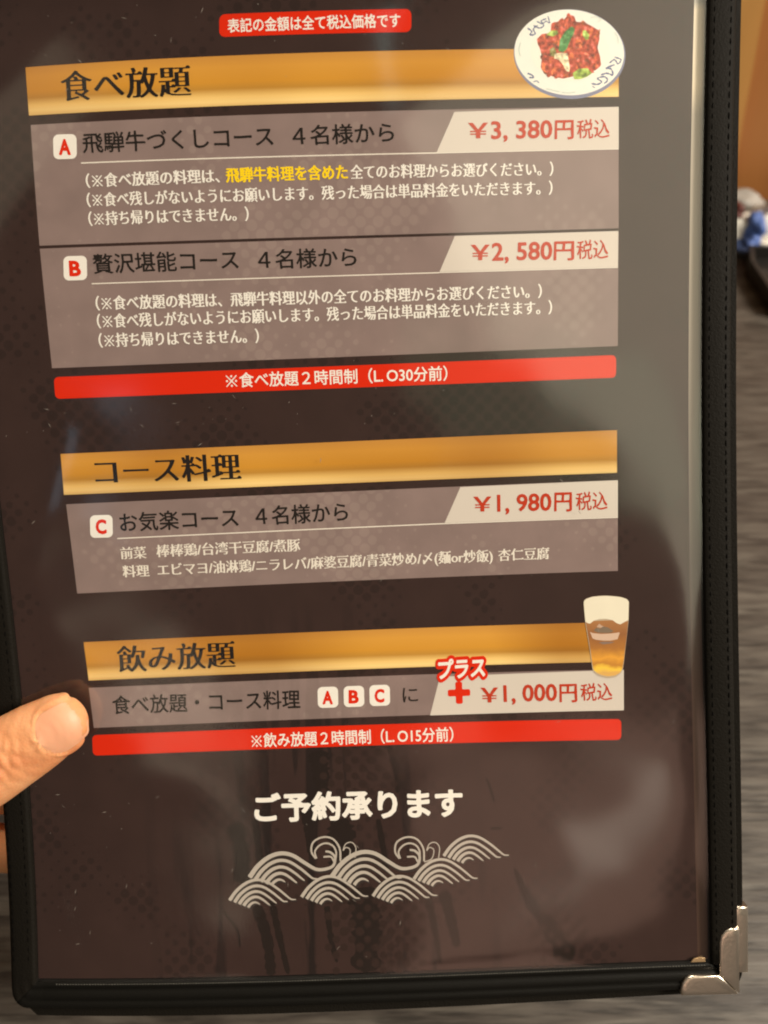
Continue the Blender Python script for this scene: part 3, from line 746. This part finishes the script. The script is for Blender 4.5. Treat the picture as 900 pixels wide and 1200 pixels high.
# section 3 --------------------------------------------------------
h3 = band('gold_band', (98, 752.5), (722, 729), (722, 775.5), (104, 797.5), M['gold'], menu, H1); h3['label'] = 'lowest gold heading band'
lettering('heading_text', '飲み放題', (138, 772.7), (275, 766.6), 34, M['dark'], h3, H2, serifs=True, grow=.004, res=.0125, wide=2, thin=1)
pd = band('course_panel', (104, 806), (731, 784.5), (731, 832.5), (110, 853), M['panel'], menu, H1); pd['label'] = 'slim mauve panel for the drinks offer'
band('price_tag', (515.5, 793), (731, 785), (731, 832.3), (504, 838.3), M['tag'], pd, H2)
lettering('course_title', '食べ放題・コース料理', (132, 826.3), (351.5, 819), 23.5, M['dark'], pd, H3, grow=.012, res=.02, wobble=.008)
for L_, cx, cy in (('A', 384, 817), ('B', 414.5, 816), ('C', 444.7, 814.8)):
    badge(L_, cx, cy, 24, 24.5, pd); badge_letter(L_, cx, cy, 24, 24.5, pd, H4)
lettering('course_title', 'に', (472, 814.3), (489.5, 813.5), 21, M['dark'], pd, H3, .006, .006)
lettering('plus_sign', '+', (527, 814.5), (549, 813.8), 46, M['red'], pd, H3, grow=.045, res=.02, yc=.30)
price(pd, 812, [(564, 583, 814, 24), (590.5, 652, 812.6, 27.5), (656, 675.5, 811.5, 24), (680.5, 717.5, 811.2, 22)], '1, 000', H4)
lettering('burst_outline', 'プラス', (514, 784.8), (568, 781.5), 25, M['red'], page, H4, grow=.20, res=.035, slant=.08)
lettering('burst_text', 'プラス', (514, 784.8), (568, 781.5), 25, M['white'], page, H4+.14, grow=.035, res=.02, slant=.08)
b2 = band('red_bar', (108, 861.5), (728, 842.5), (728, 867), (109, 885.5), M['red'], menu, H1, 1.4); b2['label'] = 'lower red notice bar'
lettering('bar_text', '※飲み放題２時間制（L.\u2009O15分前）', (295, 868), (531, 860.3), 18, M['white'], b2, H2, grow=.014, res=.02)
lettering('booking_text', 'ご予約承ります', (299, 947), (541, 940.5), 35, M['white'], page, H2, grow=.036, res=.02)

# waves ------------------------------------------------------------
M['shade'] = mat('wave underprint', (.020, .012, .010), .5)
def wave(x0, y0, s, curl=None, tail=1.0):
    """x0,y0 = left foot in photo px, s = size"""
    Fx, Fy = x0+27*s, y0+11*s
    arc = [(-27, -11), (-19, -22), (-8, -31), (4, -35), (16, -33), (29, -25), (39, -17), (45*tail, -12.5), (51*tail, -12)]
    VV, FF, SV, SF = [], [], [], []
    for k, sc in enumerate((1, .80, .61, .43, .25)):
        pts = [(Fx+px*s*sc+(1-sc)*2*s, Fy+py*s*sc*1.0) for px, py in arc]
        if k >= 2: pts = pts[:-1]
        if k >= 4: pts = pts[:-2]
        if k == 0 and curl: pts = pts[:6]+[(Fx+40*s, Fy-19*s), (Fx+50*s, Fy-19.5*s), (Fx+57*s, Fy-23*s), (Fx+58.5*s, Fy-31*s), (Fx+54*s, Fy-36*s), (Fx+49*s, Fy-37*s)]
        L = smooth_line([mm(*p) for p in pts], 40); tt = np.linspace(0, 1, 40)
        w = (.84*(1-tt)**.6+.24)*s*.98 if not (k == 0 and curl) else (.80*(1-tt)+.55)*s*.95
        if k >= 4: w = w*.85
        b = len(VV); V, F = ribbon(L, w); VV += [tuple(v) for v in V]; FF += [tuple(i+b for i in f) for f in F]
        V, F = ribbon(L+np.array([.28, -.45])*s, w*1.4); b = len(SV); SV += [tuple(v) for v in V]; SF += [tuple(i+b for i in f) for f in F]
    if curl:
        def add(pts, w):
            L = smooth_line([mm(*p) for p in pts], 30); b = len(VV); V, F = ribbon(L, np.full(30, w)); VV.extend(tuple(v) for v in V); FF.extend(tuple(i+b for i in f) for f in F)
        cx, cy = curl
        add([(cx-12, cy+5), (cx-17, cy-3), (cx-15, cy-14), (cx-4, cy-20), (cx+8, cy-18), (cx+16, cy-7), (cx+17, cy+8)], .58)
        add([(cx-11, cy+5), (cx-13, cy-3), (cx-8, cy-10), (cx, cy-13), (cx+8, cy-10), (cx+12, cy-2), (cx+10, cy+9), (cx+6, cy+3), (cx-3, cy+3)], .56)
        add([(cx+17, cy+9), (cx+25, cy+6), (cx+28, cy), (cx+28, cy-6), (cx+23, cy-8), (cx+20, cy-4), (cx+23, cy-12), (cx+30, cy-14), (cx+35, cy-8), (cx+34, cy+4)], .32)
    w_ = printed('wave_print', VV, FF, M['cream'], page, H2)
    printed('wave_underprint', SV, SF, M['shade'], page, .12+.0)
wave(269, 1055, 1.0); wave(353.5, 1051, 1.0); wave(437, 1050, .97)
wave(292.5, 1028, 1.17, curl=(382, 1001)); wave(389, 1027, 1.20, curl=(480, 1001)); wave(485, 1030, .96); wave(520, 1003, .98)

# dish photograph (flat print) --------------------------------------
def blob(cx, cy, rx, ry, n=28, rough=0, rot=0, seed=0):
    r = random.Random(seed); ph = [r.uniform(0, 6.28) for _ in range(4)]; out = []
    for i in range(n):
        a = 6.28318*i/n; k = 1+rough*(math.sin(3*a+ph[0])+.7*math.sin(5*a+ph[1])+.5*math.sin(8*a+ph[2]))
        x, y = rx*k*math.cos(a), ry*k*math.sin(a)
        out.append((cx+x*math.cos(rot)-y*math.sin(rot), cy+x*math.sin(rot)+y*math.cos(rot)))
    return out
def flat(name, px_pts, material, parent, h):
    P = np.array([tuple(mm(*p)) for p in px_pts][::-1]); ext = (P.max(0)-P.min(0)).max()
    V, F = sdf_fill([P], 0.0, min(.8, max(.12, ext/36)))
    return printed(name, [tuple(v) for v in V], F, material, parent, h)
def dmat(n, c, r=.5):
    m = mat(n, c, .6, spec=.04); g = NG(m); uv = g.n('ShaderNodeUVMap', uv_map='page').outputs[0]
    nz = g.n('ShaderNodeTexNoise'); nz.inputs['Scale'].default_value = 75; nz.inputs['Detail'].default_value = 4; g.l(uv, nz.inputs['Vector'])
    dk = tuple(x*.35 for x in c); lt = tuple(min(1, x*1.5+.03) for x in c)
    g.l(g.ramp(nz.outputs['Fac'], [(.34, dk), (.48, c), (.60, lt), (.72, tuple(min(1, x*1.6+.22) for x in c))]), g.b.inputs['Base Color']); return m
dish = flat('dish_picture', blob(667.5, 63.5, 65.5, 52.5, 64, rot=.06), mat('plate edge print', (.16, .17, .28), .5), menu, .22)
dish['label'] = 'printed picture of red stir-fry on a blue and white plate'
flat('plate_rim', blob(667, 61.6, 64.3, 50.2, 64, rot=.06), mat('plate white print', (.80, .79, .72), .5, mottle=.04, mscale=300), dish, .30)
flat('plate_well', blob(668, 61, 47, 34, 48, rot=.06), mat('plate well print', (.84, .80, .70), .5), dish, .36)
MBL = mat('blue motif print', (.06, .085, .22), .5); MGR = mat('pale green motif print', (.52, .60, .54), .5)
def squig(pts, w, material, h=.38):
    L = smooth_line([mm(*p) for p in pts], 26); ww = [w/6.5*(.4+.8*abs(math.sin(i*.9))) for i in range(26)]; V, F = ribbon(L, ww); return V, F
def group_squig(items, material, name):
    VV, FF = [], []
    for pts, w in items:
        V, F = squig(pts, w, material); b = len(VV); VV += [tuple(v) for v in V]; FF += [tuple(i+b for i in f) for f in F]
    return printed(name, VV, FF, material, dish, .40)
def P5(l): return [(580+x/5, y/5) for x, y in l]
group_squig([(P5([(190,165),(215,185),(205,205),(235,200),(225,170),(250,150)]),2.6), (P5([(225,150),(260,165),(285,150),(270,125),(300,110)]),2.4), (P5([(245,125),(275,140),(300,125),(320,135),(310,95)]),2.0),
             (P5([(565,490),(600,495),(625,480),(600,460),(640,450),(660,470),(640,490)]),2.6), (P5([(620,440),(655,430),(690,440),(680,405),(650,400),(700,380)]),2.8), (P5([(670,370),(700,350),(720,375),(738,350),(700,335)]),2.4), (P5([(570,505),(585,515)]),1.5),
             (P5([(190,430),(215,440),(225,455),(200,455)]),2.8), (P5([(225,480),(245,475),(258,488)]),1.8)], MBL, 'blue_motif')
group_squig([(P5([(150,250),(140,290),(148,330)]),2.6), (P5([(700,190),(718,220),(722,255)]),2.6), (P5([(300,520),(340,530),(380,538)]),2.2), (P5([(390,542),(430,545),(470,540)]),2.2), (P5([(560,105),(590,100),(620,115),(600,130)]),1.8)], MGR, 'green_motif')
reds = [dmat('sauce red print', (.48, .06, .02)), dmat('dark red print', (.40, .045, .015)), dmat('orange red print', (.62, .13, .03)), dmat('brown red print', (.24, .05, .02))]
def poly5(l): return P5(l)
base = poly5([(245,230),(275,200),(325,195),(330,140),(360,130),(400,120),(430,85),(465,95),(475,130),(520,130),(560,150),(610,180),(612,230),(600,280),(615,330),(622,385),(590,412),(560,420),(500,430),(450,450),(400,462),(340,450),(290,430),(268,400),(275,330),(262,280),(250,260)])
flat('stir_fry', base, reds[1], dish, .44)
r5 = random.Random(11)
def inpoly(x, y, P):
    c = False; n = len(P)
    for i in range(n):
        x1, y1 = P[i]; x2, y2 = P[(i+1) % n]
        if (y1 > y) != (y2 > y) and x < x1+(y-y1)*(x2-x1)/(y2-y1): c = not c
    return c
lv = {0: ([], []), 1: ([], []), 2: ([], []), 3: ([], [])}; cnt = 0; hz = {}
while cnt < 170:
    x = r5.uniform(628, 704); y = r5.uniform(17, 92)
    if not inpoly(x, y, base): continue
    k = r5.choice([0, 0, 0, 2, 2, 1, 3]); n = 7; rx, ry = r5.uniform(1.2, 5.2), r5.uniform(.8, 2.9); a0 = r5.uniform(0, 3.14)
    pts = [mm(x+rx*math.cos(6.283*i/n)*math.cos(a0)-ry*math.sin(6.283*i/n)*math.sin(a0), y+rx*math.cos(6.283*i/n)*math.sin(a0)+ry*math.sin(6.283*i/n)*math.cos(a0)) for i in range(n)]
    V, F = lv[k]; b = len(V); V += [(p[0], p[1], .47+cnt*.0011) for p in pts]; F.append(tuple(range(b, b+n))[::-1]); cnt += 1
for k, (V, F) in lv.items():
    mesh('stir_fry_piece', [sheet(v[0], v[1], v[2]*.22) for v in V], F, reds[k], dish, page=V)['kind'] = 'stuff'
MGN = dmat('green pepper print', (.05, .20, .04)); MLG = dmat('light green print', (.30, .42, .06)); MCR = dmat('cream onion print', (.80, .66, .42))
flat('pepper_piece', poly5([(372,300),(380,235),(410,185),(450,155),(468,170),(460,200),(440,240),(420,290),(400,308)]), MGN, dish, .66)
flat('pepper_piece', poly5([(300,205),(330,180),(365,180),(370,200),(340,215)]), MLG, dish, .66)
flat('pepper_piece', poly5([(515,180),(530,178),(552,205),(548,232),(530,235),(512,205)]), MLG, dish, .66)
flat('pepper_piece', poly5([(455,430),(490,405),(540,400),(568,430),(540,450),(500,465),(465,465)]), MLG, dish, .66)
flat('pepper_piece', poly5([(320,290),(345,275),(360,305),(345,335),(325,325)]), dmat('olive print', (.18, .16, .03)), dish, .66)
flat('onion_piece', poly5([(350,315),(390,310),(425,315),(430,350),(438,400),(435,425),(415,415),(395,375),(372,350),(345,345)]), MCR, dish, .67)

# beer photograph (flat print) --------------------------------------
def P9(l): return [(660+x/9, 690+y/9) for x, y in l]
glass = flat('beer_picture', P9([(212,130),(235,105),(300,82),(380,73),(450,70),(530,75),(610,85),(670,105),(693,130),(692,200),(688,330),(672,480),(655,620),(640,760),(628,850),(600,895),(550,930),(470,942),(400,928),(350,905),(310,865),(300,800),(280,650),(255,500),(232,360),(218,220)]),
             mat('glass rim print', (.50, .40, .28), .5), menu, .60)
glass['label'] = 'printed picture of a full beer glass with pale foam'
flat('beer_foam', P9([(216,132),(240,108),(300,86),(380,77),(450,74),(530,79),(610,89),(668,108),(689,132),(688,200),(684,330),(640,352),(600,374),(560,360),(520,330),(450,315),(380,318),(320,335),(280,368),(234,352),(222,220)]),
     mat('foam print', (.84, .78, .62), .5, mottle=.05, mscale=200), glass, .66)
mb = mat('beer print', (.5, .2, .03), .5); g = NG(mb); uv = g.n('ShaderNodeUVMap', uv_map='page').outputs[0]; s_ = g.n('ShaderNodeSeparateXYZ'); g.l(uv, s_.inputs[0])
y_hi, y_lo = mm(711, 727)[1]/100, mm(711, 787)[1]/100
f_ = g.math('DIVIDE', g.math('SUBTRACT', y_hi, s_.outputs[1]), y_hi-y_lo)
nz = g.n('ShaderNodeTexNoise'); nz.inputs['Scale'].default_value = 22; g.l(uv, nz.inputs['Vector'])
f2 = g.math('ADD', f_, g.math('MULTIPLY', g.math('SUBTRACT', nz.outputs['Fac'], .5), .25))
g.l(g.ramp(f2, [(0, (.40, .17, .05)), (.3, (.30, .11, .025)), (.55, (.42, .16, .02)), (.74, (.80, .36, .03)), (.84, (.55, .22, .02)), (.93, (.95, .60, .05)), (1, (.75, .42, .10))]), g.b.inputs['Base Color'])
flat('beer', P9([(234, 340), (684, 325), (670, 480), (652, 620), (636, 760), (622, 845), (596, 885), (548, 912), (470, 922), (402, 908), (356, 888), (318, 852), (306, 790), (286, 650), (262, 500)]), mb, glass, .63)
flat('glass_ribbon', P9([(275,450),(310,465),(400,475),(500,470),(565,462),(598,455),(585,490),(572,530),(500,545),(420,545),(340,535),(305,520),(295,485)]), mat('ribbon print', (.66, .46, .34), .5), glass, .70)
flat('glass_crest', P9([(320,440),(345,410),(390,415),(420,395),(470,405),(500,425),(530,445),(500,462),(430,465),(360,460)]), mat('crest print', (.20, .14, .09), .5), glass, .69)
flat('glass_crest', P9([(370,565),(420,585),(500,575),(545,560),(500,555),(420,555)]), M['creamlite'], glass, .69)
flat('glass_crest', P9([(350,400),(380,365),(400,385),(430,395),(400,415)]), mat('pale crest print', (.55, .36, .25), .5), glass, .68)

# ---------------------------------------------------------------- clear plastic sleeve
def gauss(x, y, cx, cy, sx, sy, rot=0):
    a = math.radians(rot); dx, dy = x-cx, y-cy; u = dx*math.cos(a)+dy*math.sin(a); v = -dx*math.sin(a)+dy*math.cos(a)
    return math.exp(-(u/sx)**2-(v/sy)**2)
_r = random.Random(5)
waves_ = [(_r.uniform(.012, .055), _r.uniform(-.02, .045), _r.uniform(0, 6.28), _r.uniform(.15, .40)) for _ in range(7)] + [(_r.uniform(-.09, .13), _r.uniform(-.11, .10), _r.uniform(0, 6.28), _r.uniform(.05, .12)) for _ in range(8)]
def film(x, y):
    h = 1.15
    for kx, ky, ph, a in waves_: h += .10*a*math.sin(6.28*(kx*x*.45+ky*y*.45)+ph)
    c = mm_blob
    h += .16*gauss(x, y, c[0], c[1], 20, 15, -18)-.14*gauss(x, y, c[0]+20, c[1]+6, 34, 26, 30)
    h += .12*gauss(x, y, 185, 20, 30, 16, -40)
    h += .35*gauss(x, y, 14, 150, 7, 22, -25)+.25*gauss(x, y, 24, 172, 8, 10, 20)
    h += .40*gauss(x, y, 8, 18, 5, 28, 14)
    h += .14*gauss(x, y, 32, 62, 24, 9, 5)
    e = min(x, 213-x, y, 297-y); h -= .55*math.exp(-max(e, 0)/4)
    return max(h, .85)
mm_blob = mm(690, 960)
def sleeve_mat():
    m = bpy.data.materials.new('clear plastic film'); m.use_nodes = True; nt = m.node_tree; nt.nodes.clear()
    o = nt.nodes.new('ShaderNodeOutputMaterial'); mx = nt.nodes.new('ShaderNodeMixShader'); t_ = nt.nodes.new('ShaderNodeBsdfTransparent'); gl = nt.nodes.new('ShaderNodeBsdfGlossy')
    t_.inputs[0].default_value = (.97, .965, .95, 1); gl.inputs[0].default_value = (1, 1, 1, 1); gl.inputs['Roughness'].default_value = .10
    lw = nt.nodes.new('ShaderNodeFresnel'); lw.inputs[0].default_value = 1.62
    gm = nt.nodes.new('ShaderNodeNewGeometry'); su = nt.nodes.new('ShaderNodeMath'); su.operation = 'SUBTRACT'; su.inputs[0].default_value = 1.0; nt.links.new(gm.outputs['Backfacing'], su.inputs[1])
    mu = nt.nodes.new('ShaderNodeMath'); mu.operation = 'MULTIPLY'; nt.links.new(lw.outputs[0], mu.inputs[0]); nt.links.new(su.outputs[0], mu.inputs[1])
    nt.links.new(mu.outputs[0], mx.inputs[0]); nt.links.new(t_.outputs[0], mx.inputs[1]); nt.links.new(gl.outputs[0], mx.inputs[2]); nt.links.new(mx.outputs[0], o.inputs[0])
    return m
surf_grid('clear_sleeve', -.25, 213.5, -.25, 297.3, film, sleeve_mat(), menu, 150, 210)
# dust and scratches on the film
DV, DF = [], []
rd = random.Random(3)
for i in range(150):
    x, y = rd.uniform(2, 208), rd.uniform(5, 296)
    if i < 70: x, y = rd.uniform(2, 130), rd.choice([rd.uniform(272, 296), rd.uniform(5, 60), rd.uniform(172, 182)])
    a = rd.uniform(0, 3.14); L = rd.choice([.15, .2, .3, .9]); w = rd.uniform(.05, .11); h = film(x, y)+.03; b = len(DV)
    dx, dy = math.cos(a)*L, math.sin(a)*L
    DV += [sheet(x-dx, y-dy, h), sheet(x-dy*w/L*1, y+dx*w/L, h), sheet(x+dx, y+dy, h), sheet(x+dy*w/L, y-dx*w/L, h)]; DF.append((b, b+1, b+2, b+3))
tag(mesh('dust', DV, DF, mat('dust specks', (.22, .19, .16), .8), menu), kind='stuff')

# ================================================================== THE HAND
def skin_mat():
    m = mat('skin', (.60, .30, .17), .58, spec=.3); g = NG(m)
    tc = g.n('ShaderNodeTexCoord')
    n = g.n('ShaderNodeTexNoise'); n.inputs['Scale'].default_value = 70; n.inputs['Detail'].default_value = 4; g.l(tc.outputs['Object'], n.inputs['Vector'])
    g.l(g.ramp(n.outputs['Fac'], [(.3, (.54, .195, .080)), (.5, (.65, .285, .125)), (.72, (.72, .36, .175))]), g.b.inputs['Base Color'])
    v = g.n('ShaderNodeTexVoronoi'); v.inputs['Scale'].default_value = 1100; g.l(tc.outputs['Object'], v.inputs['Vector'])
    bp = g.n('ShaderNodeBump'); bp.inputs['Strength'].default_value = .22; bp.inputs['Distance'].default_value = .0003
    g.l(v.outputs['Distance'], bp.inputs['Height']); g.l(bp.outputs['Normal'], g.b.inputs['Normal'])
    g.b.inputs['Subsurface Weight'].default_value = .4; g.b.inputs['Subsurface Radius'].default_value = (1.0, .35, .18); g.b.inputs['Subsurface Scale'].default_value = .0035
    return m
SKIN = skin_mat()
def loft(path, up=(0, 0, 1), n=28):
    """path: list of (x,y,h in page mm, half width across page, half height) -> closed tube"""
    P = [np.array(p[:3], float) for p in path]; V, F = [], []
    for i, p in enumerate(path):
        T = P[min(i+1, len(P)-1)]-P[max(i-1, 0)]; T /= np.linalg.norm(T)
        S = np.cross(T, np.array(up, float)); S /= np.linalg.norm(S); U = np.cross(S, T)
        for k in range(n):
            a = 2*math.pi*k/n; V.append(P[i]+S*math.cos(a)*p[3]+U*math.sin(a)*p[4])
    for i in range(len(path)-1):
        for k in range(n): F.append((i*n+k, i*n+(k+1) % n, (i+1)*n+(k+1) % n, (i+1)*n+k))
    F.append(tuple(range(n))[::-1]); F.append(tuple((len(path)-1)*n+k for k in range(n)))
    return V, F
def taper(pts, step=1.2):         # refine a control path smoothly
    P = np.array(pts, float); n = max(8, int(sum(np.linalg.norm(P[i+1, :3]-P[i, :3]) for i in range(len(P)-1))/step))
    return [tuple(r) for r in smooth_line(P, n)]
HV, HF = [], []
def addh(V, F):
    b = len(HV); HV.extend(V); HF.extend(tuple(i+b for i in f) for f in F)
# thumb: tip rounded, pad resting on the film, leaves the palm to the left of the folder
ax0 = np.array([-8.6, 70.2]); tip = np.array([22.4, 89.3])
def tax(s): return ax0+(tip-ax0)*s
def cap(path, r_end, k=7):        # hemispherical end
    p = np.array(path[-1], float); q = np.array(path[-2], float); T = (p-q)[:3]; T /= np.linalg.norm(T); out = []
    for a in np.linspace(0, math.pi/2, k+1)[1:]:
        c = max(math.cos(a), .03); out.append(tuple(list(p[:3]+T*r_end*math.sin(a))+[p[3]*c, p[4]*c]))
    return out
t_ctrl = [(-72, 34, -14, 17, 13), (-52, 47, -3, 15.5, 12.5), (-34, 59, 6, 14.2, 11.5), (-20, 66.6, 10.5, 13.0, 10.2), (-9, 72.1, 10.8, 12.2, 9.2), (0, 77, 9.6, 11.4, 8.0), (8, 81.4, 8.6, 10.7, 7.0), (13.4, 84.3, 7.8, 9.6, 6.1)]
tp = taper(t_ctrl, 1.0)
addh(*loft(tp+cap(tp, 9.6), n=40))
# four fingers behind the folder, bent at the joints, tips pressing on the rear leaf
def finger(ctrl, r_end):
    p = taper(ctrl, 1.4); addh(*loft(p+cap(p, r_end), n=26))
finger([(-66, 74, -30, 11.0, 9.8), (-42, 88, -27, 9.8, 9), (-20, 96, -21, 9.2, 8.4), (2, 101, -14.5, 8.6, 7.9), (22, 103, -11.8, 7.6, 7.0)], 7.5)
finger([(-68, 54, -34, 11.2, 10), (-40, 66, -31, 10, 9.3), (-14, 73, -23.5, 9.4, 8.7), (10, 76, -15.2, 8.8, 8.0), (34, 77, -12.3, 7.8, 7.2)], 7.7)
finger([(-68, 34, -34, 10.6, 9.6), (-42, 44, -31, 9.6, 9), (-16, 50, -23.5, 9.0, 8.3), (8, 53, -15, 8.4, 7.7), (29, 54, -12, 7.4, 6.8)], 7.3)
finger([(-66, 16, -32, 9.4, 8.8), (-44, 24, -29, 8.4, 8.0), (-22, 29, -22, 7.9, 7.4), (-2, 31.5, -14.5, 7.3, 6.7), (14, 32.5, -11.2, 6.4, 6.0)], 6.2)
# palm and wrist, below left
pc_ = taper([(-150, -60, -52, 24, 19), (-125, -34, -46, 27, 20), (-104, -4, -38, 34, 17), (-88, 26, -33, 42, 14.5), (-74, 48, -32, 42, 12), (-62, 60, -31, 34, 9.5)], 2.5)
addh(*loft(pc_, n=36))
hme = bpy.data.meshes.new('hand'); hme.from_pydata([tuple(v) for v in HV], [], HF)
hand_raw = bpy.data.objects.new('hand_raw', hme); COL.objects.link(hand_raw)
md = hand_raw.modifiers.new('remesh', 'REMESH'); md.mode = 'VOXEL'; md.voxel_size = .75; md.use_smooth_shade = True
ms = hand_raw.modifiers.new('smooth', 'SMOOTH'); ms.iterations = 9; ms.factor = .6
dg = bpy.context.evaluated_depsgraph_get(); dg.update()
hm = bpy.data.meshes.new_from_object(hand_raw.evaluated_get(dg)); bpy.data.objects.remove(hand_raw)
co = np.empty(len(hm.vertices)*3); hm.vertices.foreach_get('co', co); co = co.reshape(-1, 3)
no = np.empty(len(hm.vertices)*3); hm.vertices.foreach_get('normal', no); no = no.reshape(-1, 3)
# creases over the thumb joint, folds beside the nail
ex = np.array([.893, .450]); ey = np.array([-.450, .893])
def thumb_uv(c):
    d = c[:, :2]-np.array([22.4, 89.3]); return d@ex, d@ey      # s: 0 at tip, negative toward palm; w: + = upper side
s_, w_ = thumb_uv(co)
near = (co[:, 2] > 4) & (s_ > -60)
disp = np.zeros(len(co))
for s0, dep, wd, cur, off in ((-21.0, .28, .8, .045, 1), (-23.2, .42, .8, .035, 0), (-25.8, .50, .9, .02, -2), (-28.3, .42, .8, -.01, 0), (-31, .30, .9, -.03, 2), (-19.0, .16, .7, .06, -2)):
    line = s0+cur*(w_-off)**2*.6+.45*np.sin(w_*1.1+s0)
    disp -= 1.8*dep*np.exp(-((s_-line)/wd)**2)*np.exp(-(w_/6.5)**2)
disp += .9*np.exp(-((s_+26)/7)**2)*np.exp(-(w_/7)**2)
# nail geometry (in thumb frame)
NS0, NS1 = -13.6, -2.3
WC = -1.4                          # nail turned a little toward the lower side
def nail_half(s):
    t = np.clip((s-NS0)/(NS1-NS0), 0, 1)
    return 7.0*np.sqrt(np.clip(1-(1-np.clip(t/.42, 0, 1))**2.2, 0, 1))*(1-.12*t**3)
inn = near & (s_ > NS0-2) & (s_ < NS1+1)
hw = nail_half(s_); dd = np.abs(w_-WC)-hw
disp += np.where(inn & (s_ > NS0-1.2), .55*np.exp(-((dd-1.1)/.9)**2)-.45*np.exp(-((dd)/.55)**2), 0)
disp += np.where(near & (s_ < NS0+.3) & (s_ > NS0-3) & (np.abs(w_-WC) < 6), .30*np.exp(-((s_-(NS0-.9))/.9)**2), 0)
co2 = co + no*np.where(near, disp, 0)[:, None]
top = co2.copy()
hand = empty('hand', tuple(sheet(-60, 30, -20)), 'bare hand gripping the menu from the left, thumb in front', 'hand')
off = wpos(hand)
wco = np.array([sheet(*c)-off for c in co2])
hm.vertices.foreach_set('co', wco.ravel()); hm.update()
hm.materials.clear(); hm.materials.append(SKIN); hm.polygons.foreach_set('use_smooth', [True]*len(hm.polygons))
hm.name = 'palm_and_fingers'
ho = bpy.data.objects.new('palm_and_fingers', hm); COL.objects.link(ho); ho.parent = hand
# thumb nail laid on the surface
sel = np.where(near & (s_ > NS0-3) & (s_ < NS1+6) & (co2[:, 2] > 6))[0]
ts, tw, th = s_[sel], w_[sel], co2[sel, 2]
def skin_h(s, w):
    d = (ts-s)**2+(tw-w)**2; k = np.argsort(d)[:10]; ww = 1/(d[k]+.15); return float(np.sum(th[k]*ww)/np.sum(ww))
NV, NF = [], []; ns, nw = 18, 16
for i in range(ns+1):
    s = NS0+(NS1+.9-NS0)*i/ns; hw_ = max(.6, float(nail_half(np.array(min(s, NS1)))))
    # rounded free edge
    if s > NS1-2.2: hw_ *= math.sqrt(max(.12, 1-((s-(NS1-2.2))/3.4)**2))
    for j in range(nw+1):
        w = WC+hw_*(2*j/nw-1); lift = -.02+.16*(1-(2*j/nw-1)**2)
        p = np.array([22.4, 89.3])+ex*s+ey*w
        NV.append(sheet(p[0], p[1], skin_h(s, WC+(w-WC)*.95)+lift))
for i in range(ns):
    for j in range(nw):
        a = i*(nw+1)+j; NF.append((a, a+nw+1, a+nw+2, a+1))
mn = mat('nail', (.68, .33, .19), .48, spec=.5, mottle=.06, mscale=120); mn.node_tree.nodes['Principled BSDF'].inputs['Subsurface Weight'].default_value = .2
mn.node_tree.nodes['Principled BSDF'].inputs['Subsurface Scale'].default_value = .002
nail = mesh('thumb_nail', NV, NF, mn, hand, smooth=True)
